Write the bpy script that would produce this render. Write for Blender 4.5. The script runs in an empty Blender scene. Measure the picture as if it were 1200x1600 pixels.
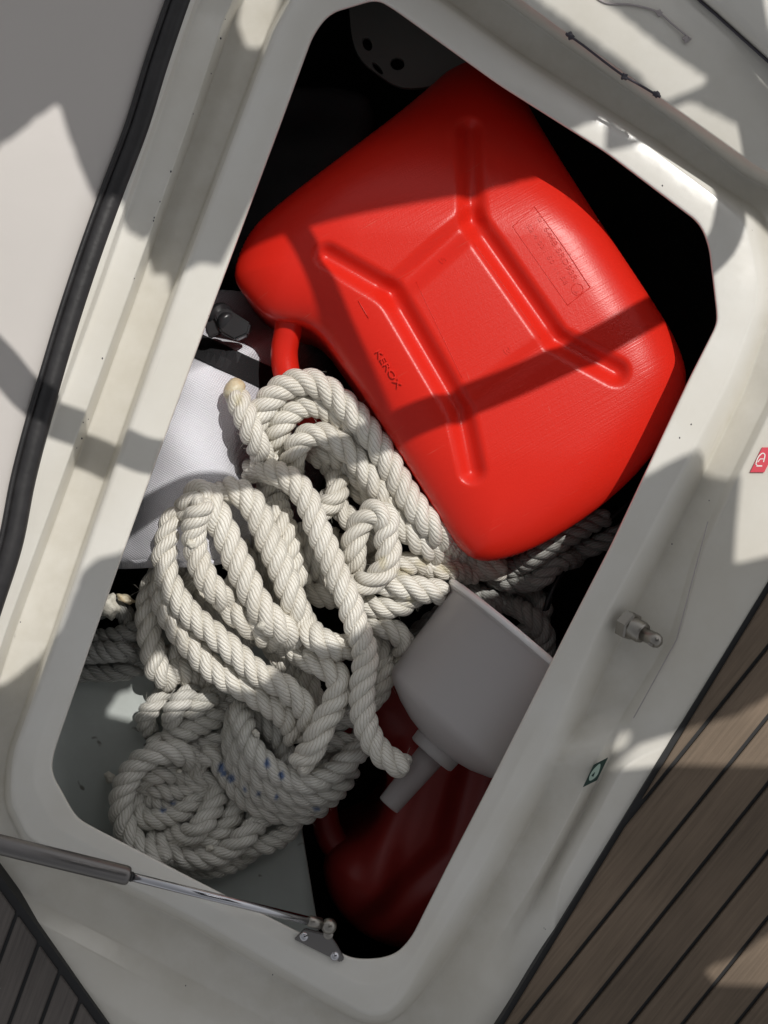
import bpy, bmesh, math, random
import numpy as np
from mathutils import Vector, Matrix
random.seed(7); np.random.seed(7)
C = bpy.context.scene.collection
SC = bpy.context.scene
# ------------------------------------------------------------------ camera, sky, sun, exposure
H = 1.0                      # camera height above the locker rim (m)
S = 0.00045                  # metres per photo pixel on the rim plane
SX, SY = 0.40, 0.45          # sunlight moves (-SX,-SY) sideways for each metre it falls
def P(px, py, z=0.0):
    k = S*(H-z)/H
    return Vector(((px-600)*k, (800-py)*k, z))
cam_d = bpy.data.cameras.new('camera'); cam = bpy.data.objects.new('camera', cam_d); C.objects.link(cam)
cam.location = (0, 0, H); cam_d.sensor_fit = 'VERTICAL'; cam_d.sensor_height = 36; cam_d.sensor_width = 27
cam_d.lens = 36*H/(1600*S); cam_d.clip_start = 0.05; cam_d.clip_end = 500
SC.camera = cam
sun_dir = Vector((-SX, -SY, -1)).normalized()
w = bpy.data.worlds.new('World'); SC.world = w; w.use_nodes = True
nt = w.node_tree; bg = nt.nodes['Background']; sky = nt.nodes.new('ShaderNodeTexSky')
sky.sky_type = 'NISHITA'; sky.sun_disc = False
sky.sun_elevation = math.asin(-sun_dir.z); sky.sun_rotation = math.atan2(-sun_dir.x, -sun_dir.y)
sky.air_density = 1.0; sky.dust_density = 2.5; sky.ozone_density = 0.6
hz_ = nt.nodes.new('ShaderNodeHueSaturation'); hz_.inputs['Saturation'].default_value = .12      # thin high cloud whitens the whole sky
nt.links.new(sky.outputs[0], hz_.inputs['Color']); nt.links.new(hz_.outputs[0], bg.inputs[0]); bg.inputs[1].default_value = 0.092
sl = bpy.data.lights.new('sun', 'SUN'); sl.energy = 2.7; sl.angle = math.radians(0.19); sl.color = (1, 0.97, 0.92)
so = bpy.data.objects.new('sun', sl); C.objects.link(so); so.rotation_euler = sun_dir.to_track_quat('-Z', 'Y').to_euler(); so.location = (1, 1.5, 4)
SC.view_settings.view_transform = 'Standard'; SC.view_settings.look = 'None'
SC.view_settings.exposure = 0.0; SC.view_settings.gamma = 1; SC.view_settings.use_curve_mapping = False

# ------------------------------------------------------------------ helpers
def tag(o, label=None, cat=None, group=None, kind=None):
    if label: o['label'] = label
    if cat: o['category'] = cat
    if group: o['group'] = group
    if kind: o['kind'] = kind
    return o
def empty(name, loc, label=None, cat=None, group=None, kind=None):
    o = bpy.data.objects.new(name, None); C.objects.link(o); o.location = loc; o.empty_display_size = .02
    return tag(o, label, cat, group, kind)
def link(name, me, mat, parent=None):
    o = bpy.data.objects.new(name, me); C.objects.link(o)
    if mat and not me.materials: me.materials.append(mat)
    if parent is not None:
        o.parent = parent; 
        q = Vector(parent.location)
        pp = parent.parent
        while pp is not None: q += Vector(pp.location); pp = pp.parent
        o.location = -q
    return o
def mesh(name, verts, faces, mat, parent=None, smooth=True):
    me = bpy.data.meshes.new(name); me.from_pydata([tuple(v) for v in verts], [], [tuple(f) for f in faces]); me.validate()
    bm = bmesh.new(); bm.from_mesh(me); bmesh.ops.recalc_face_normals(bm, faces=bm.faces); bm.to_mesh(me); bm.free()
    me.polygons.foreach_set('use_smooth', [smooth]*len(me.polygons))
    return link(name, me, mat, parent)
def bmobj(name, bm, mat, parent=None, smooth=True, keepn=False):
    if not keepn: bmesh.ops.recalc_face_normals(bm, faces=bm.faces)
    me = bpy.data.meshes.new(name); bm.to_mesh(me); bm.free()
    me.polygons.foreach_set('use_smooth', [smooth]*len(me.polygons))
    return link(name, me, mat, parent)
def catmull(pts, step, closed=False):
    pts = np.array(pts, float); n = len(pts)
    out = []
    rng = range(n) if closed else range(n-1)
    for i in rng:
        if closed: p0, p1, p2, p3 = pts[(i-1) % n], pts[i], pts[(i+1) % n], pts[(i+2) % n]
        else:
            p1, p2 = pts[i], pts[i+1]
            p0 = pts[i-1] if i > 0 else 2*p1-p2
            p3 = pts[i+2] if i+2 < n else 2*p2-p1
        L = np.linalg.norm((p2-p1)[:2]); m = max(1, int(round(L/step)))
        d1 = max(np.linalg.norm((p1-p0)[:2]), 1e-6)**.5; d2 = max(L, 1e-6)**.5; d3 = max(np.linalg.norm((p3-p2)[:2]), 1e-6)**.5
        t1 = d2*((p1-p0)/d1-(p2-p0)/(d1+d2)+(p2-p1)/d2); t2 = d2*((p2-p1)/d2-(p3-p1)/(d2+d3)+(p3-p2)/d3)
        for k in range(m):
            t = k/m
            out.append((2*t**3-3*t**2+1)*p1+(t**3-2*t**2+t)*t1+(-2*t**3+3*t**2)*p2+(t**3-t**2)*t2)
    if not closed: out.append(pts[-1])
    return np.array(out)
def chaikin(pts, it=1, closed=True, f=.25):
    pts = [np.array(p, float) for p in pts]
    for _ in range(it):
        q = []
        n = len(pts)
        if not closed: q.append(pts[0])
        for i in range(n if closed else n-1):
            a, b = pts[i], pts[(i+1) % n]
            q += [a*(1-f)+b*f, a*f+b*(1-f)]
        if not closed: q.append(pts[-1])
        pts = q
    return np.array(pts)
def round_open(pts, b):
    """round the inner corners of an open 3-D polyline by a fixed distance (z counted in photo pixels)"""
    pts = [np.array((p[0], p[1], p[2]/S)) for p in pts]; out = [pts[0]]
    for i in range(1, len(pts)-1):
        p = pts[i]
        la = np.linalg.norm(pts[i-1]-p); lb = np.linalg.norm(pts[i+1]-p); d = min(b, la*.42, lb*.42)
        a = p+(pts[i-1]-p)/max(la, 1e-6)*d; c = p+(pts[i+1]-p)/max(lb, 1e-6)*d
        out += [a, .25*a+.5*p+.25*c, c]
    out.append(pts[-1]); out = np.array(out); out[:, 2] *= S
    return out
def round_closed(pts, b, it=3):
    pts = [np.array(p, float) for p in pts]; n = len(pts); out = []
    for i in range(n):
        p = pts[i]; q = pts[i-1]; r_ = pts[(i+1) % n]
        la = np.linalg.norm(q-p); lb = np.linalg.norm(r_-p); d = min(b, la*.45, lb*.45)
        a = p+(q-p)/max(la, 1e-9)*d; c = p+(r_-p)/max(lb, 1e-9)*d
        for t in np.linspace(0, 1, it+1): out.append((1-t)**2*a+2*t*(1-t)*p+t*t*c)
    return np.array(out)
def tube(name, pts, rad, mat, parent=None, seg=14, cap=True, flat=1.0):
    """pts: world points; rad: float or list; flat scales the vertical thickness"""
    pts = [Vector(p) for p in pts]; n = len(pts)
    if not hasattr(rad, '__len__'): rad = [rad]*n
    V = []; F = []
    for i, p in enumerate(pts):
        t = (pts[min(i+1, n-1)]-pts[max(i-1, 0)]).normalized()
        a = t.cross(Vector((0, 0, 1)))
        a = a.normalized() if a.length > 1e-4 else Vector((1, 0, 0))
        b = a.cross(t).normalized()
        for k in range(seg):
            an = 2*math.pi*k/seg
            V.append(p+a*math.cos(an)*rad[i]+b*math.sin(an)*rad[i]*flat)
    for i in range(n-1):
        for k in range(seg):
            k2 = (k+1) % seg
            F.append((i*seg+k, i*seg+k2, (i+1)*seg+k2, (i+1)*seg+k))
    if cap:
        F.append(tuple(range(seg))); F.append(tuple((n-1)*seg+k for k in range(seg)))
    return mesh(name, V, F, mat, parent)
def lathe(name, prof, origin, axis, mat, parent=None, seg=40, closed=False, flatshade=False):
    """prof: list of (radius, along)"""
    ax = Vector(axis).normalized(); a = ax.orthogonal().normalized(); b = ax.cross(a)
    V = []; F = []
    for r, t in prof:
        for k in range(seg):
            an = 2*math.pi*k/seg
            V.append(Vector(origin)+ax*t+(a*math.cos(an)+b*math.sin(an))*r)
    n = len(prof)
    for i in range(n-1 if not closed else n):
        j = (i+1) % n
        for k in range(seg):
            k2 = (k+1) % seg
            F.append((i*seg+k, i*seg+k2, j*seg+k2, j*seg+k))
    o = mesh(name, V, F, mat, parent, not flatshade)
    return o
def curve_sheet(name, outer, holes, z, thick, mat, parent=None, bevel=0.0):
    """flat plate with real holes"""
    cu = bpy.data.curves.new(name, 'CURVE'); cu.dimensions = '2D'; cu.fill_mode = 'BOTH'; cu.extrude = thick/2; cu.bevel_depth = bevel
    for ring in [outer]+list(holes):
        sp = cu.splines.new('POLY'); sp.points.add(len(ring)-1)
        for i, q in enumerate(ring): sp.points[i].co = (q[0], q[1], 0, 1)
        sp.use_cyclic_u = True
    o = bpy.data.objects.new('tmp', cu); C.objects.link(o)
    dg = bpy.context.evaluated_depsgraph_get(); me = bpy.data.meshes.new_from_object(o.evaluated_get(dg)); 
    bpy.data.objects.remove(o)
    me.name = name; me.transform(Matrix.Translation((0, 0, z)))
    me.materials.clear()
    return link(name, me, mat, parent)
def poly_prism(name, pts, z0, z1, mat, parent=None, bevel=0.0006):
    bm = bmesh.new(); vs = [bm.verts.new((p[0], p[1], z1)) for p in pts]
    f = bm.faces.new(vs); r = bmesh.ops.extrude_face_region(bm, geom=[f])
    for v in [e for e in r['geom'] if isinstance(e, bmesh.types.BMVert)]: v.co.z = z0
    bmesh.ops.recalc_face_normals(bm, faces=bm.faces)
    if bevel: bmesh.ops.bevel(bm, geom=list(bm.edges), offset=bevel, segments=2, affect='EDGES', clamp_overlap=True)
    return bmobj(name, bm, mat, parent, smooth=False)
def clip(poly, a, b, c):
    """keep ax+by<=c"""
    out = []
    for i in range(len(poly)):
        p, q = poly[i], poly[(i+1) % len(poly)]
        dp = a*p[0]+b*p[1]-c; dq = a*q[0]+b*q[1]-c
        if dp <= 0: out.append(p)
        if dp*dq < 0:
            t = dp/(dp-dq); out.append((p[0]+(q[0]-p[0])*t, p[1]+(q[1]-p[1])*t))
    return out

# ------------------------------------------------------------------ materials
def N(nt, typ, **kw):
    n = nt.nodes.new(typ)
    for k, v in kw.items():
        if k.startswith('i_'): n.inputs[int(k[2:])].default_value = v
        else: setattr(n, k, v)
    return n
def mat(name, col, rough=.4, metal=0, bump=None, mott=None, spots=None, spec=.5, coat=0, sss=0, trans=0, ior=1.5):
    """bump=(scale,strength,dist) noise; mott=(scale,amount,colour2); spots=(scale,threshold,colour)"""
    m = bpy.data.materials.new(name); m.use_nodes = True; nt = m.node_tree; b = nt.nodes['Principled BSDF']; L = nt.links.new
    b.inputs['Base Color'].default_value = (*col, 1); b.inputs['Roughness'].default_value = rough; b.inputs['Metallic'].default_value = metal
    b.inputs['Specular IOR Level'].default_value = spec; b.inputs['Coat Weight'].default_value = coat; b.inputs['Coat Roughness'].default_value = .08
    b.inputs['IOR'].default_value = ior; b.inputs['Transmission Weight'].default_value = trans
    if sss: b.inputs['Subsurface Weight'].default_value = sss; b.inputs['Subsurface Radius'].default_value = (.006, .005, .004); b.inputs['Subsurface Scale'].default_value = 1.0
    tc = N(nt, 'ShaderNodeTexCoord'); src = None
    if mott:
        n = N(nt, 'ShaderNodeTexNoise'); n.inputs['Scale'].default_value = mott[0]; n.inputs['Detail'].default_value = 6; n.inputs['Roughness'].default_value = .6
        L(tc.outputs['Object'], n.inputs['Vector'])
        r = N(nt, 'ShaderNodeMapRange'); r.inputs[1].default_value = .38; r.inputs[2].default_value = .68; r.inputs[3].default_value = 0; r.inputs[4].default_value = mott[1]
        L(n.outputs[0], r.inputs[0])
        mx = N(nt, 'ShaderNodeMix', data_type='RGBA'); mx.inputs[6].default_value = (*col, 1); mx.inputs[7].default_value = (*mott[2], 1)
        L(r.outputs[0], mx.inputs[0]); src = mx.outputs[2]
    if spots:
        n = N(nt, 'ShaderNodeTexNoise'); n.inputs['Scale'].default_value = spots[0]; n.inputs['Detail'].default_value = 2
        L(tc.outputs['Object'], n.inputs['Vector'])
        r = N(nt, 'ShaderNodeMapRange'); r.inputs[1].default_value = spots[1]; r.inputs[2].default_value = spots[1]+.03
        L(n.outputs[0], r.inputs[0])
        mx = N(nt, 'ShaderNodeMix', data_type='RGBA'); mx.inputs[7].default_value = (*spots[2], 1)
        if src: L(src, mx.inputs[6])
        else: mx.inputs[6].default_value = (*col, 1)
        L(r.outputs[0], mx.inputs[0]); src = mx.outputs[2]
    if src: L(src, b.inputs['Base Color'])
    if bump:
        n = N(nt, 'ShaderNodeTexNoise'); n.inputs['Scale'].default_value = bump[0]; n.inputs['Detail'].default_value = 4
        L(tc.outputs['Object'], n.inputs['Vector'])
        bp = N(nt, 'ShaderNodeBump'); bp.inputs['Strength'].default_value = bump[1]; bp.inputs['Distance'].default_value = bump[2]
        L(n.outputs[0], bp.inputs['Height']); L(bp.outputs[0], b.inputs['Normal'])
    return m
M = {}
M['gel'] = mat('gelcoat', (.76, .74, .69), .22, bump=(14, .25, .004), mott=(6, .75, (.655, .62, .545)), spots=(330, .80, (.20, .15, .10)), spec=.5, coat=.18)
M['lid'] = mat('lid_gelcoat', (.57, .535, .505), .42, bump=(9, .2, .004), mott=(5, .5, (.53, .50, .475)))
M['inner'] = mat('locker_paint', (.56, .60, .58), .5, bump=(30, .3, .003), mott=(12, .6, (.42, .44, .42)), spots=(60, .68, (.2,.19,.17)))
M['rubber'] = mat('black_rubber', (.018, .017, .018), .42, bump=(220, .3, .0006), mott=(60, .6, (.035, .033, .034)))
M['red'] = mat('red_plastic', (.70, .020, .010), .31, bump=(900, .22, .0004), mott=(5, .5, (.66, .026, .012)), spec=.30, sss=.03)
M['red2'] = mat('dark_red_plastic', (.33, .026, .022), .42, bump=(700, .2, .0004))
M['tan'] = mat('shade_black', (.035, .034, .034), .6, bump=(60, .4, .004))
M['strap'] = mat('black_webbing', (.014, .014, .016), .75, bump=(900, .8, .0008))
M['blackp'] = mat('black_plastic', (.02, .02, .022), .3, bump=(300, .2, .0004))
M['steel'] = mat('stainless_steel', (.33, .31, .28), .30, 1, bump=(400, .15, .0003), mott=(90, .6, (.30, .28, .25)))
M['chrome'] = mat('polished_rod', (.55, .55, .58), .14, 1)
M['grey'] = mat('grey_tube_paint', (.20, .19, .185), .33, .85, bump=(300, .1, .0003))
M['caulk'] = mat('black_caulk', (.012, .012, .013), .55)
M['fray'] = mat('frayed_fibre', (.66, .63, .55), .6, bump=(700,.8,.001))
M['tipm'] = mat('melted_rope_end', (.66, .61, .46), .4, bump=(400, .5, .001), mott=(130, .7, (.62, .42, .20)), sss=.1)
M['greyp'] = mat('grey_plastic', (.12, .12, .11), .55, bump=(80, .2, .002))
def add_marks(m, ang, sc, th, col, bump_s, bump_d, amt=.6):
    """long fine streaks (moulding lines, wipe marks, scratches) laid at one angle"""
    nt = m.node_tree; b = nt.nodes['Principled BSDF']; L = nt.links.new
    tc = N(nt, 'ShaderNodeTexCoord'); m1 = N(nt, 'ShaderNodeMapping'); m1.inputs['Rotation'].default_value = (0, 0, -ang); L(tc.outputs['Object'], m1.inputs['Vector'])
    m2 = N(nt, 'ShaderNodeMapping'); m2.inputs['Scale'].default_value = sc; L(m1.outputs[0], m2.inputs['Vector'])
    n = N(nt, 'ShaderNodeTexNoise'); n.inputs['Scale'].default_value = 1; n.inputs['Detail'].default_value = 3; L(m2.outputs[0], n.inputs['Vector'])
    r_ = N(nt, 'ShaderNodeMapRange'); r_.inputs[1].default_value = th; r_.inputs[2].default_value = th+.06; r_.inputs[4].default_value = amt; L(n.outputs[0], r_.inputs[0])
    mx = N(nt, 'ShaderNodeMix', data_type='RGBA'); mx.inputs[7].default_value = (*col, 1); L(r_.outputs[0], mx.inputs[0])
    src = b.inputs['Base Color'].links[0].from_socket; L(src, mx.inputs[6]); L(mx.outputs[2], b.inputs['Base Color'])
    bp = N(nt, 'ShaderNodeBump'); bp.inputs['Strength'].default_value = bump_s; bp.inputs['Distance'].default_value = bump_d; L(n.outputs[0], bp.inputs['Height'])
    if b.inputs['Normal'].links: L(b.inputs['Normal'].links[0].from_socket, bp.inputs['Normal'])
    L(bp.outputs[0], b.inputs['Normal'])
add_marks(M['red'], math.radians(30), (25, 900, 25), .70, (.60, .13, .09), .25, .0005, .5)
add_marks(M['red'], math.radians(-70), (40, 1200, 40), .76, (.72, .24, .19), .1, .0003, .7)
add_marks(M['gel'], math.radians(68), (18, 700, 18), .73, (.52, .50, .46), .10, .0003, .35)
add_marks(M['gel'], math.radians(-25), (22, 500, 22), .76, (.60, .57, .50), .05, .0002, .4)
nt = M['gel'].node_tree; b = nt.nodes['Principled BSDF']; L = nt.links.new
at = N(nt, 'ShaderNodeAttribute', attribute_name='dirt_shade'); tc = N(nt, 'ShaderNodeTexCoord'); nn = N(nt, 'ShaderNodeTexNoise'); nn.inputs['Scale'].default_value = 38; nn.inputs['Detail'].default_value = 7; nn.inputs['Roughness'].default_value = .65
L(tc.outputs['Object'], nn.inputs['Vector']); rr = N(nt, 'ShaderNodeMapRange'); rr.inputs[1].default_value = .30; rr.inputs[2].default_value = .72; rr.inputs[3].default_value = .35; rr.inputs[4].default_value = .85; L(nn.outputs[0], rr.inputs[0])
mm = N(nt, 'ShaderNodeMath', operation='MULTIPLY'); L(at.outputs['Fac'], mm.inputs[0]); L(rr.outputs[0], mm.inputs[1])
mx = N(nt, 'ShaderNodeMix', data_type='RGBA'); mx.inputs[7].default_value = (.545, .51, .43, 1); L(mm.outputs[0], mx.inputs[0]); L(b.inputs['Base Color'].links[0].from_socket, mx.inputs[6]); L(mx.outputs[2], b.inputs['Base Color'])  # dirt tone that also carries painted shade in the channel
M['dkcloth'] = mat('dark_cloth', (.045, .047, .05), .85, bump=(500, .5, .001))
M['gobo_sheet'] = mat('gobo_sheet', (.05, .055, .07), .9)  # dark surface of the added gobo
M['ink_red'] = mat('sticker_red', (.62, .03, .06), .45)
M['ink_green'] = mat('sticker_green', (.018, .045, .035), .45)
M['ink_white'] = mat('sticker_white', (.80, .80, .76), .5)
M['ink_pale'] = mat('sticker_pale_green', (.38, .50, .42), .5)
M['dark'] = mat('dark_wire', (.05, .045, .06), .5)
M['grime2'] = mat('faint_grime', (.42, .38, .38), .7)
M['grime'] = mat('grime_smear', (.50, .48, .48), .6, mott=(120, .9, (.66, .65, .62)))
M['water'] = mat('sea_water', (.01, .03, .035), .08, bump=(3, .6, .1))

def rope_mat(name, col, col2):
    m = bpy.data.materials.new(name); m.use_nodes = True; nt = m.node_tree; b = nt.nodes['Principled BSDF']; L = nt.links.new
    b.inputs['Roughness'].default_value = .36; b.inputs['Specular IOR Level'].default_value = .7
    b.inputs['Sheen Weight'].default_value = .12
    uv = N(nt, 'ShaderNodeUVMap'); sep = N(nt, 'ShaderNodeSeparateXYZ'); L(uv.outputs[0], sep.inputs[0])
    def mth(op, a, bb=None):
        n = N(nt, 'ShaderNodeMath', operation=op)
        for i, q in enumerate((a, bb)):
            if q is None: continue
            if hasattr(q, 'links'): L(q, n.inputs[i])
            else: n.inputs[i].default_value = q
        return n.outputs[0]
    tc = N(nt, 'ShaderNodeTexCoord')
    nz = N(nt, 'ShaderNodeTexNoise'); nz.inputs['Scale'].default_value = 160; nz.inputs['Detail'].default_value = 3; L(tc.outputs['Object'], nz.inputs['Vector'])
    # yarns: 11 round the strand, wound against the lay (one turn in 30 mm)
    ph = mth('ADD', mth('MULTIPLY', sep.outputs[0], 9.0), mth('MULTIPLY', sep.outputs[1], 9.0/0.034))
    ph = mth('ADD', ph, mth('MULTIPLY', nz.outputs[0], .9))
    yarn = mth('ABSOLUTE', mth('SINE', mth('MULTIPLY', ph, math.pi)))
    ph2 = mth('ADD', mth('MULTIPLY', sep.outputs[0], 22.0), mth('MULTIPLY', sep.outputs[1], -1/0.0016))
    fine = mth('ABSOLUTE', mth('SINE', mth('MULTIPLY', ph2, math.pi)))
    hgt = mth('ADD', mth('MULTIPLY', yarn, .8), mth('MULTIPLY', fine, .28))
    bp = N(nt, 'ShaderNodeBump'); bp.inputs['Strength'].default_value = .7; bp.inputs['Distance'].default_value = .0008
    L(hgt, bp.inputs['Height']); L(bp.outputs[0], b.inputs['Normal'])
    n2 = N(nt, 'ShaderNodeTexNoise'); n2.inputs['Scale'].default_value = 26; n2.inputs['Detail'].default_value = 5; L(tc.outputs['Object'], n2.inputs['Vector'])
    r = N(nt, 'ShaderNodeMapRange'); r.inputs[1].default_value = .40; r.inputs[2].default_value = .66; L(n2.outputs[0], r.inputs[0])
    mx = N(nt, 'ShaderNodeMix', data_type='RGBA'); mx.inputs[6].default_value = (*col, 1); mx.inputs[7].default_value = (*col2, 1); L(r.outputs[0], mx.inputs[0])
    # darker tone in the grooves between yarns
    mg = N(nt, 'ShaderNodeMix', data_type='RGBA'); mg.inputs[6].default_value = (col2[0]*.72, col2[1]*.68, col2[2]*.6, 1); L(mx.outputs[2], mg.inputs[7])
    rr = N(nt, 'ShaderNodeMapRange'); rr.inputs[1].default_value = .0; rr.inputs[2].default_value = .45; L(yarn, rr.inputs[0]); L(rr.outputs[0], mg.inputs[0])
    at = N(nt, 'ShaderNodeAttribute', attribute_name='mark')
    sp = N(nt, 'ShaderNodeSeparateColor'); L(at.outputs['Color'], sp.inputs[0])
    mb = N(nt, 'ShaderNodeMix', data_type='RGBA'); mb.inputs[7].default_value = (.03, .10, .28, 1); L(mg.outputs[2], mb.inputs[6]); L(sp.outputs[2], mb.inputs[0])
    my = N(nt, 'ShaderNodeMix', data_type='RGBA'); my.inputs[7].default_value = (.55, .47, .24, 1); L(mb.outputs[2], my.inputs[6]); L(sp.outputs[0], my.inputs[0])
    L(my.outputs[2], b.inputs['Base Color'])
    return m
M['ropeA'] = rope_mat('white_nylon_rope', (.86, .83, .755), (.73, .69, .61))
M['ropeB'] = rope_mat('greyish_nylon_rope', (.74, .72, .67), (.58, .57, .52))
M['ropeC'] = rope_mat('dull_grey_rope', (.40, .40, .38), (.30, .30, .28))  # darker grey base than the other ropes

def cloth_mat():
    m = bpy.data.materials.new('white_woven_cloth'); m.use_nodes = True; nt = m.node_tree; b = nt.nodes['Principled BSDF']; L = nt.links.new
    b.inputs['Roughness'].default_value = .75; b.inputs['Base Color'].default_value = (.70, .70, .76, 1)
    tc = N(nt, 'ShaderNodeTexCoord'); mp = N(nt, 'ShaderNodeMapping'); mp.inputs['Rotation'].default_value = (0, 0, .5); L(tc.outputs['Object'], mp.inputs['Vector'])
    w1 = N(nt, 'ShaderNodeTexWave', wave_type='BANDS', bands_direction='X'); w2 = N(nt, 'ShaderNodeTexWave', wave_type='BANDS', bands_direction='Y')
    for x in (w1, w2): x.inputs['Scale'].default_value = 200; x.inputs['Distortion'].default_value = .4; x.inputs['Detail'].default_value = 1; L(mp.outputs[0], x.inputs['Vector'])
    mu = N(nt, 'ShaderNodeMath', operation='MULTIPLY'); L(w1.outputs[1], mu.inputs[0]); L(w2.outputs[1], mu.inputs[1])
    bp = N(nt, 'ShaderNodeBump'); bp.inputs['Strength'].default_value = .7; bp.inputs['Distance'].default_value = .0006; L(mu.outputs[0], bp.inputs['Height'])
    n = N(nt, 'ShaderNodeTexNoise'); n.inputs['Scale'].default_value = 14; n.inputs['Detail'].default_value = 5; L(tc.outputs['Object'], n.inputs['Vector'])
    b2 = N(nt, 'ShaderNodeBump'); b2.inputs['Strength'].default_value = .35; b2.inputs['Distance'].default_value = .01; L(n.outputs[0], b2.inputs['Height']); L(bp.outputs[0], b2.inputs['Normal'])
    L(b2.outputs[0], b.inputs['Normal'])
    mx = N(nt, 'ShaderNodeMix', data_type='RGBA'); mx.inputs[6].default_value = (.74, .74, .80, 1); mx.inputs[7].default_value = (.93, .92, .97, 1); L(mu.outputs[0], mx.inputs[0]); L(mx.outputs[2], b.inputs['Base Color'])
    return m
M['cloth'] = cloth_mat()
def funnel_mat(name='milky_plastic', clear=.30):
    m = bpy.data.materials.new(name); m.use_nodes = True; nt = m.node_tree; b = nt.nodes['Principled BSDF']; L = nt.links.new
    b.inputs['Base Color'].default_value = (.74, .715, .705, 1); b.inputs['Roughness'].default_value = .30
    tr = N(nt, 'ShaderNodeBsdfTranslucent'); tr.inputs[0].default_value = (.74, .71, .70, 1)
    tp = N(nt, 'ShaderNodeBsdfTransparent'); tp.inputs[0].default_value = (.86, .84, .85, 1)
    m1 = N(nt, 'ShaderNodeMixShader'); m1.inputs[0].default_value = .35; m2 = N(nt, 'ShaderNodeMixShader'); m2.inputs[0].default_value = clear
    out = nt.nodes['Material Output']
    L(b.outputs[0], m1.inputs[1]); L(tr.outputs[0], m1.inputs[2]); L(m1.outputs[0], m2.inputs[1]); L(tp.outputs[0], m2.inputs[2]); L(m2.outputs[0], out.inputs[0])
    return m
M['rimm'] = mat('pale_rim_plastic', (.80, .78, .77), .25, sss=.2); M['milk'] = funnel_mat(); M['milk2'] = funnel_mat('clearer_milky_plastic', .62)
def teak_mat(name, c1, c2, ang):
    m = bpy.data.materials.new(name); m.use_nodes = True; nt = m.node_tree; b = nt.nodes['Principled BSDF']; L = nt.links.new
    b.inputs['Roughness'].default_value = .7
    tc = N(nt, 'ShaderNodeTexCoord'); oi = N(nt, 'ShaderNodeObjectInfo')
    mp = N(nt, 'ShaderNodeMapping'); mp.inputs['Rotation'].default_value = (0, 0, ang); mp.inputs['Scale'].default_value = (1, 22, 1)
    # rotate first, then stretch along the grain
    mr = N(nt, 'ShaderNodeMapping'); mr.inputs['Rotation'].default_value = (0, 0, ang)
    L(tc.outputs['Object'], mr.inputs['Vector'])
    ms = N(nt, 'ShaderNodeMapping'); ms.inputs['Scale'].default_value = (9, 230, 9); L(mr.outputs[0], ms.inputs['Vector'])
    nt.nodes.remove(mp)
    ad = N(nt, 'ShaderNodeVectorMath', operation='ADD'); L(ms.outputs[0], ad.inputs[0])
    ml = N(nt, 'ShaderNodeMath', operation='MULTIPLY'); ml.inputs[1].default_value = 50; L(oi.outputs['Random'], ml.inputs[0]); L(ml.outputs[0], ad.inputs[1])
    n = N(nt, 'ShaderNodeTexNoise'); n.inputs['Scale'].default_value = 2.0; n.inputs['Detail'].default_value = 6; n.inputs['Roughness'].default_value = .65; L(ad.outputs[0], n.inputs['Vector'])
    n3 = N(nt, 'ShaderNodeTexNoise'); n3.inputs['Scale'].default_value = 9; n3.inputs['Detail'].default_value = 4; L(tc.outputs['Object'], n3.inputs['Vector'])
    s = N(nt, 'ShaderNodeMath', operation='ADD'); L(n.outputs[0], s.inputs[0]); L(n3.outputs[0], s.inputs[1])
    r = N(nt, 'ShaderNodeMapRange'); r.inputs[1].default_value = .75; r.inputs[2].default_value = 1.3; L(s.outputs[0], r.inputs[0])
    mx = N(nt, 'ShaderNodeMix', data_type='RGBA'); mx.inputs[6].default_value = (*c1, 1); mx.inputs[7].default_value = (*c2, 1); L(r.outputs[0], mx.inputs[0])
    hs = N(nt, 'ShaderNodeHueSaturation'); v = N(nt, 'ShaderNodeMapRange'); v.inputs[3].default_value = .85; v.inputs[4].default_value = 1.12; L(oi.outputs['Random'], v.inputs[0]); L(v.outputs[0], hs.inputs['Value']); L(mx.outputs[2], hs.inputs['Color'])
    L(hs.outputs[0], b.inputs['Base Color'])
    bp = N(nt, 'ShaderNodeBump'); bp.inputs['Strength'].default_value = .5; bp.inputs['Distance'].default_value = .0008; L(n.outputs[0], bp.inputs['Height']); L(bp.outputs[0], b.inputs['Normal'])
    return m
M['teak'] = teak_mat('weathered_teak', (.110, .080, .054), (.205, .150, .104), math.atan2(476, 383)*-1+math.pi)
M['teak2'] = teak_mat('grey_teak', (.075, .065, .06), (.14, .122, .11), math.radians(-70))

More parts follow.
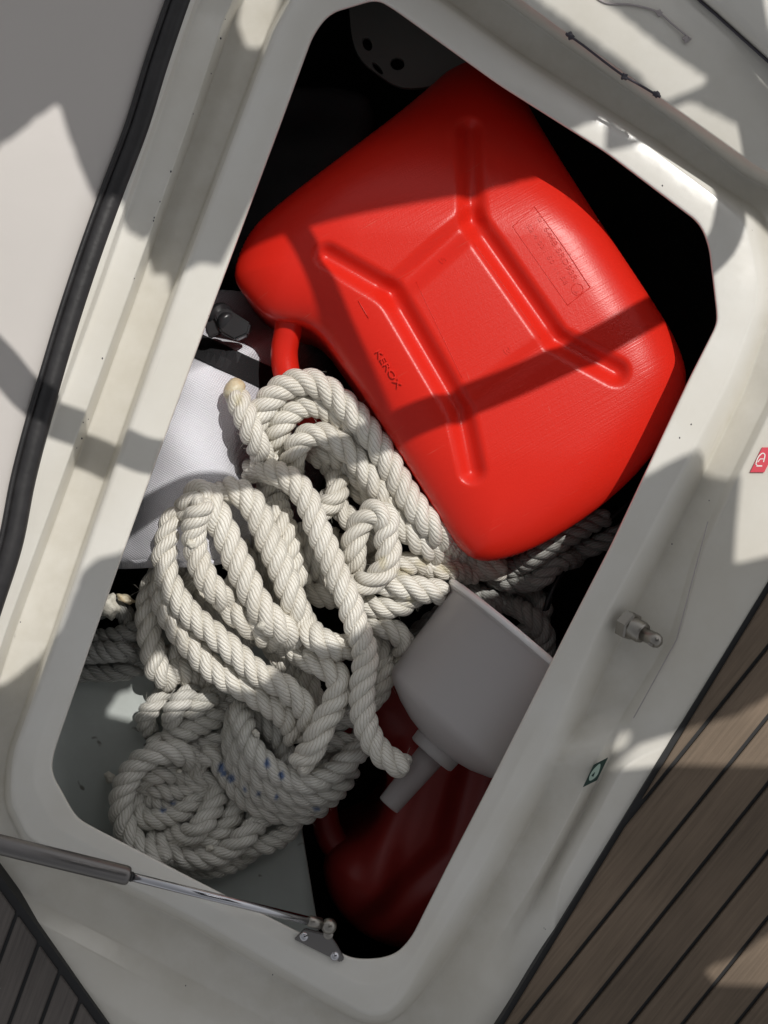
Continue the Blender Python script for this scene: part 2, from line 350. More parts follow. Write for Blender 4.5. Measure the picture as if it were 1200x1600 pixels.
# ------------------------------------------------------------------ the moulded deck round the opening
# stations clockwise on the photo: opening edge, flange crease, channel foot, channel far foot, outer top, outer deck
E = .028
ST = [ # (P0),(P1),(P2),(P3),(P4),(P5), z1,z2,z3,z4,z5
 ((490,55),(430,38),(424,36),(368,18),(355,14),(312,0), 0,-E,-E,.0,.002),
 ((437,200),(374,188),(368,186),(316,172),(304,168),(259,156), 0,-E,-E,.0,.002),
 ((330,487),(267,474),(261,472),(214,460),(202,457),(160,446), 0,-E,-E,.0,.002),
 ((213,808),(153,798),(147,796),(97,785),(84,782),(43,772), 0,-E,-E,.0,.002),
 ((145,1000),(85,995),(79,994),(24,985),(10,983),(-30,975), 0,-E,-E,.0,.002),
 ((84,1178),(18,1180),(10,1180),(-40,1185),(-55,1186),(-95,1190), 0,-E,-E,.0,.002),
 ((81,1207),(14,1250),(4,1254),(-40,1285),(-60,1300),(-95,1330), 0,-.028,-.028,-.012,-.01),
 ((118,1274),(44,1312),(38,1322),(5,1375),(-10,1400),(-30,1440), 0,-.028,-.030,-.020,-.018),
 ((136,1287),(84,1330),(78,1340),(45,1400),(30,1425),(10,1470), 0,-.028,-.030,-.022,-.020),
 ((330,1387),(300,1433),(294,1443),(262,1510),(250,1545),(225,1600), 0,-.030,-.031,-.024,-.020),
 ((528,1486),(538,1570),(530,1583),(505,1640),(490,1680),(470,1740), 0,-.030,-.031,-.024,-.020),
 ((556,1499),(583,1593),(583,1606),(583,1660),(583,1700),(583,1760), 0,-.030,-.031,-.024,-.020),
 ((612,1495),(622,1577),(630,1590),(670,1640),(700,1680),(760,1740), 0,-.028,-.026,-.018,-.012),
 ((641,1468),(668,1500),(690,1514),(735,1535),(762,1550),(850,1600), 0,-.022,-.012,-.006,-.003),
 ((700,1350),(757,1356),(786,1362),(836,1375),(850,1380),(872,1386), 0,-.020,-.006,-.022,-.002),
 ((757,1240),(816,1246),(846,1254),(897,1262),(912,1267),(934,1273), 0,-.018,-.005,-.022,-.001),
 ((795,1165),(852,1178),(872,1182),(938,1174),(955,1182),(978,1190), 0,-.004,-.001,-.016,-.001),
 ((822,1112),(879,1128),(908,1134),(976,1112),(990,1118),(1080,1150), 0,-.022,-.017,-.001,0),
 ((883,990),(940,985),(974,990),(1046,996),(1058,1000),(1150,1020), 0,-.022,-.007,.0005,.001),
 ((955,850),(1014,846),(1046,850),(1086,858),(1096,862),(1220,880), 0,-.022,-.007,.0005,.001),
 ((1076,592),(1142,600),(1166,606),(1204,616),(1215,620),(1330,650), 0,-.020,-.008,.001,.001),
 ((1119,507),(1188,480),(1212,470),(1235,470),(1262,470),(1400,500), 0,-.009,-.008,.006,.006),
 ((1119,488),(1190,430),(1214,415),(1240,400),(1268,390),(1400,370), 0,-.010,-.010,.010,.010),
 ((1107,385),(1172,345),(1192,330),(1222,305),(1245,290),(1380,200), 0,-.012,-.012,.020,.020),
 ((1093,350),(1127,304),(1136,296),(1165,277),(1185,262),(1300,120), 0,-.014,-.014,.028,.028),
 ((945,238),(1012,220),(1020,214),(1060,196),(1078,186),(1160,60), 0,-.014,-.014,.034,.034),
 ((780,134),(812,92),(818,86),(866,60),(880,48),(960,-90), 0,-.014,-.014,.036,.036),
 ((612,13),(640,-34),(645,-40),(690,-70),(704,-82),(780,-220), 0,-.014,-.014,.036,.036),
 ((588,0),(585,-65),(585,-72),(590,-120),(590,-135),(600,-270), 0,-.018,-.018,.034,.034),
 ((515,22),(480,-45),(475,-52),(440,-95),(430,-110),(400,-200), 0,-.024,-.024,.010,.012),
]
def build_coaming():
    n = len(ST)
    prof = []
    for s in ST:
        p0 = np.array(s[0], float); z = s[6:]
        p1 = np.array(s[1], float)
        u = (p1-p0)/np.linalg.norm(p1-p0)
        q = []
        q.append((*(p0+u*30), -.060)); q.append((*(p0+u*8), -.022)); q.append((*(p0+u*1), -.005))
        q.append((*p0, -.0028)); q.append((*(p0+u*2.0), -.0006)); q.append((*(p0+u*6.0), 0))
        q.append((*(p0+u*(np.linalg.norm(p1-p0)*.45)), .0030*min(1, max(0, (p0[1]-1120)/150))))
        q.append((*(p1-u*7), z[0]-.0002)); q.append((*(p1-u*1.0), z[0]-.0022)); 
        for j in range(2, 6): q.append((*s[j], z[j-1]))
        a5 = np.array(s[5], float); dd = a5-np.array((600, 800.))
        if a5[0] < 400 and a5[1] < 1335:
            w6 = min(1, (1340-a5[1])/150); a6 = a5+np.array((-7, -1.)); q.append((*a6, z[4]+.012*w6)); q.append((*(a6+np.array((-40, -8))), z[4]+.013*w6))
        else:
            u6 = dd/np.linalg.norm(dd); q.append((*(a5+u6*8), z[4])); q.append((*(a5+u6*48), z[4]))
        q.append((*(a5+dd*1.4), z[4])); q.append((*(a5+dd*4), z[4]-.02))
        prof.append(q)
    prof = np.array(prof)                       # n x K x 3
    K = prof.shape[1]
    # chaikin round the ring rounds the corners; extra stations keep straights straight
    rings = []
    for k in range(K):
        ring = prof[:, k, :]
        dense = []
        for i in range(n):
            a, b = ring[i], ring[(i+1) % n]
            L = np.linalg.norm(np.array(ST[(i+1) % n][0])-np.array(ST[i][0]))
            m = 1 if L < 60 else int(L/45)+1
            for t in range(m): dense.append(a+(b-a)*t/m)
        rings.append(chaikin(dense, 3, True))
    rings = np.array(rings)                     # K x m x 3
    m = rings.shape[1]
    out = np.array([round_open(rings[:, j, :], 3.2) for j in range(m)])   # m x K2 x 3
    K2 = out.shape[1]
    V = []; F = []
    for j in range(m):
        for k in range(K2):
            V.append(P(*out[j, k]))
    for j in range(m):
        j2 = (j+1) % m
        for k in range(K2-1):
            F.append((j*K2+k, j*K2+k+1, j2*K2+k+1, j2*K2+k))
    o = mesh('cockpit_coaming', V, F, M['gel'])
    lev = {9: 1.0, 10: .7, 11: .5, 12: .12, 13: .3}          # channel dirt, deepened to paint in the shade of its corners
    g = np.zeros(K2)
    for i, v in lev.items(): g[1+3*(i-1):1+3*i] = v
    at = o.data.color_attributes.new('dirt_shade', 'FLOAT_COLOR', 'POINT'); gg = np.tile(g, m); at.data.foreach_set('color', np.stack([gg, gg, gg, np.ones_like(gg)], 1).astype(np.float32).ravel())
    return o
tag(build_coaming(), 'glossy white moulded rim and drain channel round the open locker', kind='structure')

# inner body of the locker: walls and floor well under the deck
def box_in(name, x0, x1, y0, y1, z0, z1, mt):
    V = [P(x0,y0,0).xy.to_3d(), P(x1,y0,0).xy.to_3d(), P(x1,y1,0).xy.to_3d(), P(x0,y1,0).xy.to_3d()]
    vv = [(v.x, v.y, z0) for v in V]+[(v.x, v.y, z1) for v in V]
    return mesh(name, vv, [(0,1,2,3),(0,1,5,4),(1,2,6,5),(2,3,7,6),(3,0,4,7)], mt, smooth=False)
o = box_in('locker_interior', -160, 1500, -300, 1720, -.42, -.012, M['tan']); tag(o, kind='structure')  # near-black walls: the locker's deep shade is put into the colour
# pale moulded shelf seen at lower left of the locker
V = [P(-60,1000,-.20), P(420,1000,-.24), P(560,1500,-.24), P(300,1640,-.20), P(-60,1500,-.17), P(-60,1000,-.02), P(-60,1500,-.02), P(300,1640,-.03)]
bm = bmesh.new()
g = {}
nx, ny = 30, 30
for i in range(nx+1):
    for j in range(ny+1):
        u = i/nx; v = j/ny
        px = -20+u*(440+92*v); py = 985+v*560
        z = -.140+.09*max(0, 1-u*3.6)**2-.04*max(0,u-.6)+.06*max(0, (v-.86)/.14)**2
        g[i, j] = bm.verts.new(P(px, py, z))
for i in range(nx):
    for j in range(ny): bm.faces.new((g[i,j], g[i+1,j], g[i+1,j+1], g[i,j+1]))
r = bmesh.ops.extrude_face_region(bm, geom=list(bm.faces))
for v in [e for e in r['geom'] if isinstance(e, bmesh.types.BMVert)]: v.co.z -= .006
o = bmobj('locker_floor', bm, M['inner']); tag(o, kind='structure')

# sea far below, seen only from elsewhere
o = mesh('sea', [(-60,-60,-1.4),(60,-60,-1.4),(60,60,-1.4),(-60,60,-1.4)], [(0,1,2,3)], M['water'], smooth=False); tag(o, kind='structure')

# ------------------------------------------------------------------ teak decks
def line_co(p, q):
    """ax+by=c, left side of p->q is negative"""
    a = q[1]-p[1]; b = -(q[0]-p[0]); L = math.hypot(a, b); a /= L; b /= L
    return a, b, a*p[0]+b*p[1]
TZ = .0045
tk = empty('teak_deck', P(1050, 1350, TZ), kind='structure'); tk['label'] = 'brown teak planking with black seams beside the locker on the right'
bord = [(1270,795),(1204,903),(775,1605),(686,1750)]
cz = TZ-.0025
V = [P(x,y,cz) for x,y in bord]+[P(1900,1750,cz),P(1900,795,cz)]
V2 = [(v.x,v.y,-.03) for v in V]; nb = len(V)
mesh('caulk', V+V2, [tuple(range(nb))]+[(i,(i+1)%nb,nb+(i+1)%nb,nb+i) for i in range(nb)], M['caulk'], tk, False)
k = 476/383                                   # seam slope
base = [1120+ (1200-x)*0 for x in (0,)]
ys = [y for y in (689,796,903,1011,1120,1225,1332,1435,1540,1643,1748,1853,1958,2063,2170,2280)]   # seam height at x=1200
hw = 3.4*math.sqrt(1+k*k)
for a, b in zip(ys[:-1], ys[1:]):
    poly = [(500, a+hw+k*700), (1750, a+hw-k*550), (1750, b-hw-k*550), (500, b-hw+k*700)]
    # keep the side right of the border (piecewise) ; border is convex enough: clip against each local line
    inner = [(x+10*.85, y+10*.5) for x, y in bord]
    best = poly
    for p, q in zip(inner[:-1], inner[1:]):
        A, B, Cc = line_co(p, q)
        # point far right must remain
        if A*1800+B*1500 > Cc: A, B, Cc = -A, -B, -Cc
        if (p, q) == (inner[1], inner[2]): best = clip(best, A, B, Cc)
    best = clip(best, 0, 1, 1750); best = clip(best, 0, -1, -795); best = clip(best, 1, 0, 1700)
    if len(best) < 3: continue
    pts = [P(x, y, TZ) for x, y in best]
    poly_prism('plank', pts, TZ-.0045, TZ+random.uniform(-.0002,.0002), M['teak'], tk, .0004)
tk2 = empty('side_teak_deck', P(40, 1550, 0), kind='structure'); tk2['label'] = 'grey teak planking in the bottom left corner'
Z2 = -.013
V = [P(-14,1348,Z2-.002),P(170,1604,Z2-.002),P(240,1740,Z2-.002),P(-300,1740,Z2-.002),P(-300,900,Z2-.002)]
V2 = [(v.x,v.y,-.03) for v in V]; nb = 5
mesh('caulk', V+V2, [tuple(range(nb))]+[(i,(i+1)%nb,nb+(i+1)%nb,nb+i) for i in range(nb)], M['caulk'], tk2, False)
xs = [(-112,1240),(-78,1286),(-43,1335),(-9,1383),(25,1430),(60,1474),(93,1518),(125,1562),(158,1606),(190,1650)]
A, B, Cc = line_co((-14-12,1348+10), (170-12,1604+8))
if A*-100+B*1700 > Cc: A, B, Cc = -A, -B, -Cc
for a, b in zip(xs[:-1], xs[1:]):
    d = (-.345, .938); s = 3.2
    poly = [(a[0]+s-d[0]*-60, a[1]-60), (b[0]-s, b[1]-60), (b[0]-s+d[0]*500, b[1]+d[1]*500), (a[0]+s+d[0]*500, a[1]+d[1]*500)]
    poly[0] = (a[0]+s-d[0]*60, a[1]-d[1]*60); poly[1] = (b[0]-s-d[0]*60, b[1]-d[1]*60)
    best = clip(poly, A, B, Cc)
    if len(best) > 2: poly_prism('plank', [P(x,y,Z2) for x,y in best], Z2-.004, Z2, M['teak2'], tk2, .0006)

# ------------------------------------------------------------------ opened lid at left with its rubber seal
seal = [(330,-140),(279,0),(245,100),(214,200),(176,300),(140,400),(107,500),(77,600),(62,650),(36,750),(16,850),(-16,950),(-48,1050),(-90,1160)]
sc = catmull(seal, 12)
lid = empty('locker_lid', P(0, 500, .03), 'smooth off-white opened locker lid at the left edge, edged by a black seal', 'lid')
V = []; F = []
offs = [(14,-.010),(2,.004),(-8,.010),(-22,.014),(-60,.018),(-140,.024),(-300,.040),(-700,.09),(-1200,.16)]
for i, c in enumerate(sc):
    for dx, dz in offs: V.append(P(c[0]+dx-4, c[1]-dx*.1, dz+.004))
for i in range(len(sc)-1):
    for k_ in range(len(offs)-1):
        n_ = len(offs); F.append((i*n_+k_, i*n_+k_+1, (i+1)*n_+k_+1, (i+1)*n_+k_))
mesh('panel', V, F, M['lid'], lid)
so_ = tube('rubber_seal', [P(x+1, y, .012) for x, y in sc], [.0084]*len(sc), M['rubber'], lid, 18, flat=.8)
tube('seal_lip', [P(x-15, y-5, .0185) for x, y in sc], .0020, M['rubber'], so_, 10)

# ------------------------------------------------------------------ heightfield bodies (cans, bag)
def inside_dist(gx, gy, poly):
    """signed distance (px), positive inside, and nearest boundary point"""
    n = len(poly); best = np.full(gx.shape, 1e9); bx = gx.copy(); by = gy.copy(); ins = np.zeros(gx.shape, bool)
    for i in range(n):
        a = poly[i]; b = poly[(i+1) % n]; e = b-a; L2 = e@e+1e-12
        t = np.clip(((gx-a[0])*e[0]+(gy-a[1])*e[1])/L2, 0, 1)
        qx = a[0]+t*e[0]; qy = a[1]+t*e[1]; d = np.hypot(gx-qx, gy-qy)
        m = d < best; best[m] = d[m]; bx[m] = qx[m]; by[m] = qy[m]
        c = ((a[1] > gy) != (b[1] > gy)) & (gx < (b[0]-a[0])*(gy-a[1])/((b[1]-a[1])+1e-12)+a[0])
        ins ^= c
    return np.where(ins, best, -best), bx, by
def seg_dist(gx, gy, pl):
    best = np.full(np.shape(gx), 1e9)
    for a, b in zip(pl[:-1], pl[1:]):
        a = np.array(a, float); b = np.array(b, float); e = b-a
        t = np.clip(((gx-a[0])*e[0]+(gy-a[1])*e[1])/(e@e), 0, 1)
        best = np.minimum(best, np.hypot(gx-a[0]-t*e[0], gy-a[1]-t*e[1]))
    return best
def heightbody(name, outline, hfun, zref, r_px, r_m, side, step, mt, parent=None, smooth_it=3):
    ol = chaikin(outline, smooth_it, True)
    x0, y0 = ol.min(0)-step*9; x1, y1 = ol.max(0)+step*9
    xs = np.arange(x0, x1, step); ys_ = np.arange(y0, y1, step)
    gx, gy = np.meshgrid(xs, ys_, indexing='ij')
    d, bx, by = inside_dist(gx, gy, ol)
    top = hfun(gx, gy)
    dd = np.clip(d/r_px, 0, 1)
    z = top-r_m*(1-np.sqrt(np.clip(1-(1-dd)**2.3, 0, 1)))
    out = d < 0
    topb = hfun(bx, by)
    z = np.where(out, topb-r_m-np.clip(-d/(step*7), 0, 1)*side, z)
    X = np.where(out, bx, gx); Y = np.where(out, by, gy)
    keep = d > -step*8.5
    idx = -np.ones(gx.shape, int); idx[keep] = np.arange(keep.sum())
    kx = S*(H-np.where(out, topb, top)[keep])/H
    V = np.stack([(X[keep]-600)*kx, (800-Y[keep])*kx, z[keep]], 1)
    F = []
    a, b, c, e = idx[:-1, :-1], idx[1:, :-1], idx[1:, 1:], idx[:-1, 1:]
    ok = (a >= 0) & (b >= 0) & (c >= 0) & (e >= 0)
    F = np.stack([a[ok], e[ok], c[ok], b[ok]], 1)
    me = bpy.data.meshes.new(name); me.from_pydata(V.tolist(), [], F.tolist()); me.validate()
    me.polygons.foreach_set('use_smooth', [True]*len(me.polygons))
    return link(name, me, mt, parent)

CZ = -.036
def ss(x): x = np.clip(x, 0, 1); return x*x*(3-2*x)
GA = [(512,400),(612,458),(718,640),(738,735)]; GB = [(733,205),(738,345),(868,530),(962,581)]
GC = [(612,458),(738,345)]; GD = [(718,640),(868,530)]
def can_h(x, y):
    z = CZ-.010*ss((560-x)/260)-.125*np.clip((370-y)/370, 0, 1)**1.9+0*x
    z = z-.008*ss((y-700)/260)
    for pl, w_, dpt in ((GA, 27, .0080), (GB, 27, .0080), (GC, 30, .0050), (GD, 26, .0015)):
        dd = seg_dist(x, y, pl); z = z-dpt*(.5+.5*np.cos(np.pi*np.clip(dd/w_, 0, 1)))
    # gentle crown of the blow-moulded face
    z = z-.004*((x-720)/330)**2-.003*((y-500)/380)**2
    return z
can_out = [(362,402),(385,350),(430,308),(540,225),(640,150),(735,66),(790,78),(830,150),(872,222),(914,288),(964,365),(1024,455),(1068,525),(1088,590),(1062,665),(1010,735),(945,795),(860,850),(800,875),(750,882),(715,852),(690,812),(645,738),(600,668),(560,605),(520,548),(500,520),(474,500),(440,497),(410,488),(384,462),(360,432)]
can = empty('jerry_can', P(720, 490, -.20), 'large bright red plastic fuel can lying on top of the locker, partly sunlit', 'fuel can')
heightbody('body', can_out, can_h, CZ, 100, .025, .13, 3.0, M['red'], can, 2)
hp = catmull([(452,470,-.075),(450,515,-.082),(444,550,-.086),(450,590,-.088),(476,640,-.092),(520,700,-.098),(585,745,-.10),(640,745,-.09)], 8)
tube('handle', [P(*q) for q in hp], .0105, M['red'], can, 20)

def surf_pt(px, py, lift=0.0):
    z = float(can_h(np.array(float(px)), np.array(float(py))))
    k_ = S*(H-z)/H
    return Vector(((px-600)*k_, (800-py)*k_, z+lift))
def text_on(body, start, end, size_px, mt, parent, name, lift=0.0, thick=.00035, surf=None):
    cu = bpy.data.curves.new('t', 'FONT'); cu.body = body; cu.extrude = thick; cu.size = 1; cu.resolution_u = 4
    o = bpy.data.objects.new('t', cu); C.objects.link(o)
    dg = bpy.context.evaluated_depsgraph_get(); me = bpy.data.meshes.new_from_object(o.evaluated_get(dg)); bpy.data.objects.remove(o)
    co = np.array([v.co[:] for v in me.vertices]); wdt = co[:, 0].max()
    a = np.array(start, float); b = np.array(end, float); L = np.linalg.norm(b-a); u = (b-a)/L; up = np.array((u[1], -u[0]))
    fs = surf or surf_pt
    for v in me.vertices:
        q = a+u*(v.co.x/wdt*L)+up*(v.co.y*size_px)
        p = fs(q[0], q[1], lift); v.co = (p.x, p.y, p.z+v.co.z)
    me.materials.clear(); me.name = name
    return link(name, me, mt, parent)
text_on('KEROX', (586,548), (622,606), 12, M['red'], can, 'embossed_lettering')
text_on('G  6448 5RD93R', (838,338), (897,440), 12, M['red'], can, 'embossed_lettering')
text_on('52 4 031 50 11 58', (822,352), (883,446), 10, M['red'], can, 'embossed_lettering')
text_on('A', (896,455), (901,463), 11, M['red'], can, 'embossed_lettering')
text_on('5', (684,404), (690,413), 14, M['red'], can, 'embossed_lettering')
text_on('3', (785,545), (791,555), 14, M['red'], can, 'embossed_lettering')
def ridge(pts, w_=1.0, name='mould_line'):
    dense = catmull(pts, 6)
    return tube(name, [surf_pt(x, y, .0001) for x, y in dense], w_*S*.55, M['red'], can, 6)
ridge([(801,354),(835,323)]); ridge([(835,323),(880,385),(922,449)]); ridge([(801,354),(845,417),(887,477)]); ridge([(887,477),(922,449)])
ridge([(560,470),(576,497)], 1.3); ridge([(650,440),(722,590)], .8); ridge([(740,380),(845,530)], .8)
th = np.linspace(0, 2*np.pi, 17)
ridge([(902+9*math.cos(t), 452+9*math.sin(t)) for t in th])
# second can, deep and in the shade
def can2_h(x, y):
    z = -.165+0*x-.03*ss((560-x)/120)
    for pl, w_, dpt in (([(640,1180),(600,1300),(590,1400)], 40, -.006), ([(740,1180),(700,1330),(560,1460)], 34, .006)):
        dd = seg_dist(x, y, pl); z = z-dpt*(.5+.5*np.cos(np.pi*np.clip(dd/w_, 0, 1)))
    return z-.02*ss((y-1380)/140)
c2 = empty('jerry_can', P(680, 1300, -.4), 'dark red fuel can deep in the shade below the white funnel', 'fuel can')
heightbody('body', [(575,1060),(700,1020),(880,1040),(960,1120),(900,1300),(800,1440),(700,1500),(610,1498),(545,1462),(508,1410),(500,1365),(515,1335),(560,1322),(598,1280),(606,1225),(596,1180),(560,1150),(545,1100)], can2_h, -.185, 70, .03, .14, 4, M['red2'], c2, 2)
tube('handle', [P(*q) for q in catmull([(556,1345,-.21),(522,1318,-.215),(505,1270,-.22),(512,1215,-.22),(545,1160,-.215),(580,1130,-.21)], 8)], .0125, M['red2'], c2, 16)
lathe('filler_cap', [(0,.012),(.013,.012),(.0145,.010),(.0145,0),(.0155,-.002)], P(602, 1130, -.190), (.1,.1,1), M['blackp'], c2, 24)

# ------------------------------------------------------------------ white cloth bag with strap
def bag_h(x, y):
    z = -.070+.006*ss((y-780)/60)-.010*ss((y-870)/30)-.085*ss((585-y-(x-300)*.35)/70)-.00002*(x-300)*(x-300)*.2
    z = z-.05*ss((x-345-(y-700)*.1)/90)*ss((y-650)/60)
    z = z+.0028*np.sin(x*.021+y*.013)+.0016*np.sin(y*.05-x*.03)+.0012*np.sin(x*.09+y*.02)*ss((y-770)/60)
    return z
bag = empty('cloth_bag', P(300, 700, -.25), 'white woven cloth bag with a black strap, sunlit beside the rope pile', 'bag')
heightbody('bag_body', [(90,880),(110,760),(190,620),(250,480),(330,440),(470,470),(520,560),(520,700),(470,820),(380,880),(250,888),(160,892)], bag_h, -.09, 34, .014, .05, 4, M['cloth'], bag, 3)
def bag_pt(x, y, l=0):
    z = float(bag_h(np.array(float(x)), np.array(float(y)))); k_ = S*(H-z)/H
    return Vector(((x-600)*k_, (800-y)*k_, z+l))
V = []; F = []
n_ = 30
for i in range(n_+1):
    t = i/n_; ax = 250+t*260; ay = 512+t*122
    for j, (ox, oy, l) in enumerate(((8,-17,.0004),(7,-15,.0042),(0,0,.0046),(-8,16,.0042),(-9,18,.0004))):
        V.append(bag_pt(ax+ox, ay+oy, l+.0012*math.sin(t*9)))
for i in range(n_):
    for j in range(4): F.append((i*5+j, i*5+j+1, (i+1)*5+j+1, (i+1)*5+j))
mesh('strap', V, F, M['strap'], bag, False)
tube('piping', [bag_pt(x, y, -.006) for x, y in catmull([(120,858),(195,868),(212,877),(232,874),(260,880),(330,878),(380,866)], 8)], .0030, M['cloth'], bag, 10)
# black plastic clip at the bag's upper edge
cl = empty('strap_clip', P(352, 500, -.07), 'glossy black plastic strap clip half hidden under the left rim beside the red can', 'clip')
lathe('knob', [(0,.004),(.006,.0038),(.0078,.002),(.008,-.002),(.0062,-.003),(.0062,-.008),(.0105,-.009),(.0105,-.014),(.007,-.015)], P(355, 503, -.078), (.55,-.45,.7), M['blackp'], cl, 24)
poly_prism('clip_body', [P(x,y,-.075) for x,y in ((334,492),(352,480),(392,505),(388,522),(366,532),(345,520))], -.086, -.074, M['blackp'], cl, .0015)
poly_prism('prong', [P(x,y,-.078) for x,y in ((318,505),(334,498),(345,520),(326,528))], -.086, -.079, M['blackp'], cl, .001)

# ------------------------------------------------------------------ ropes
Rm = .0088
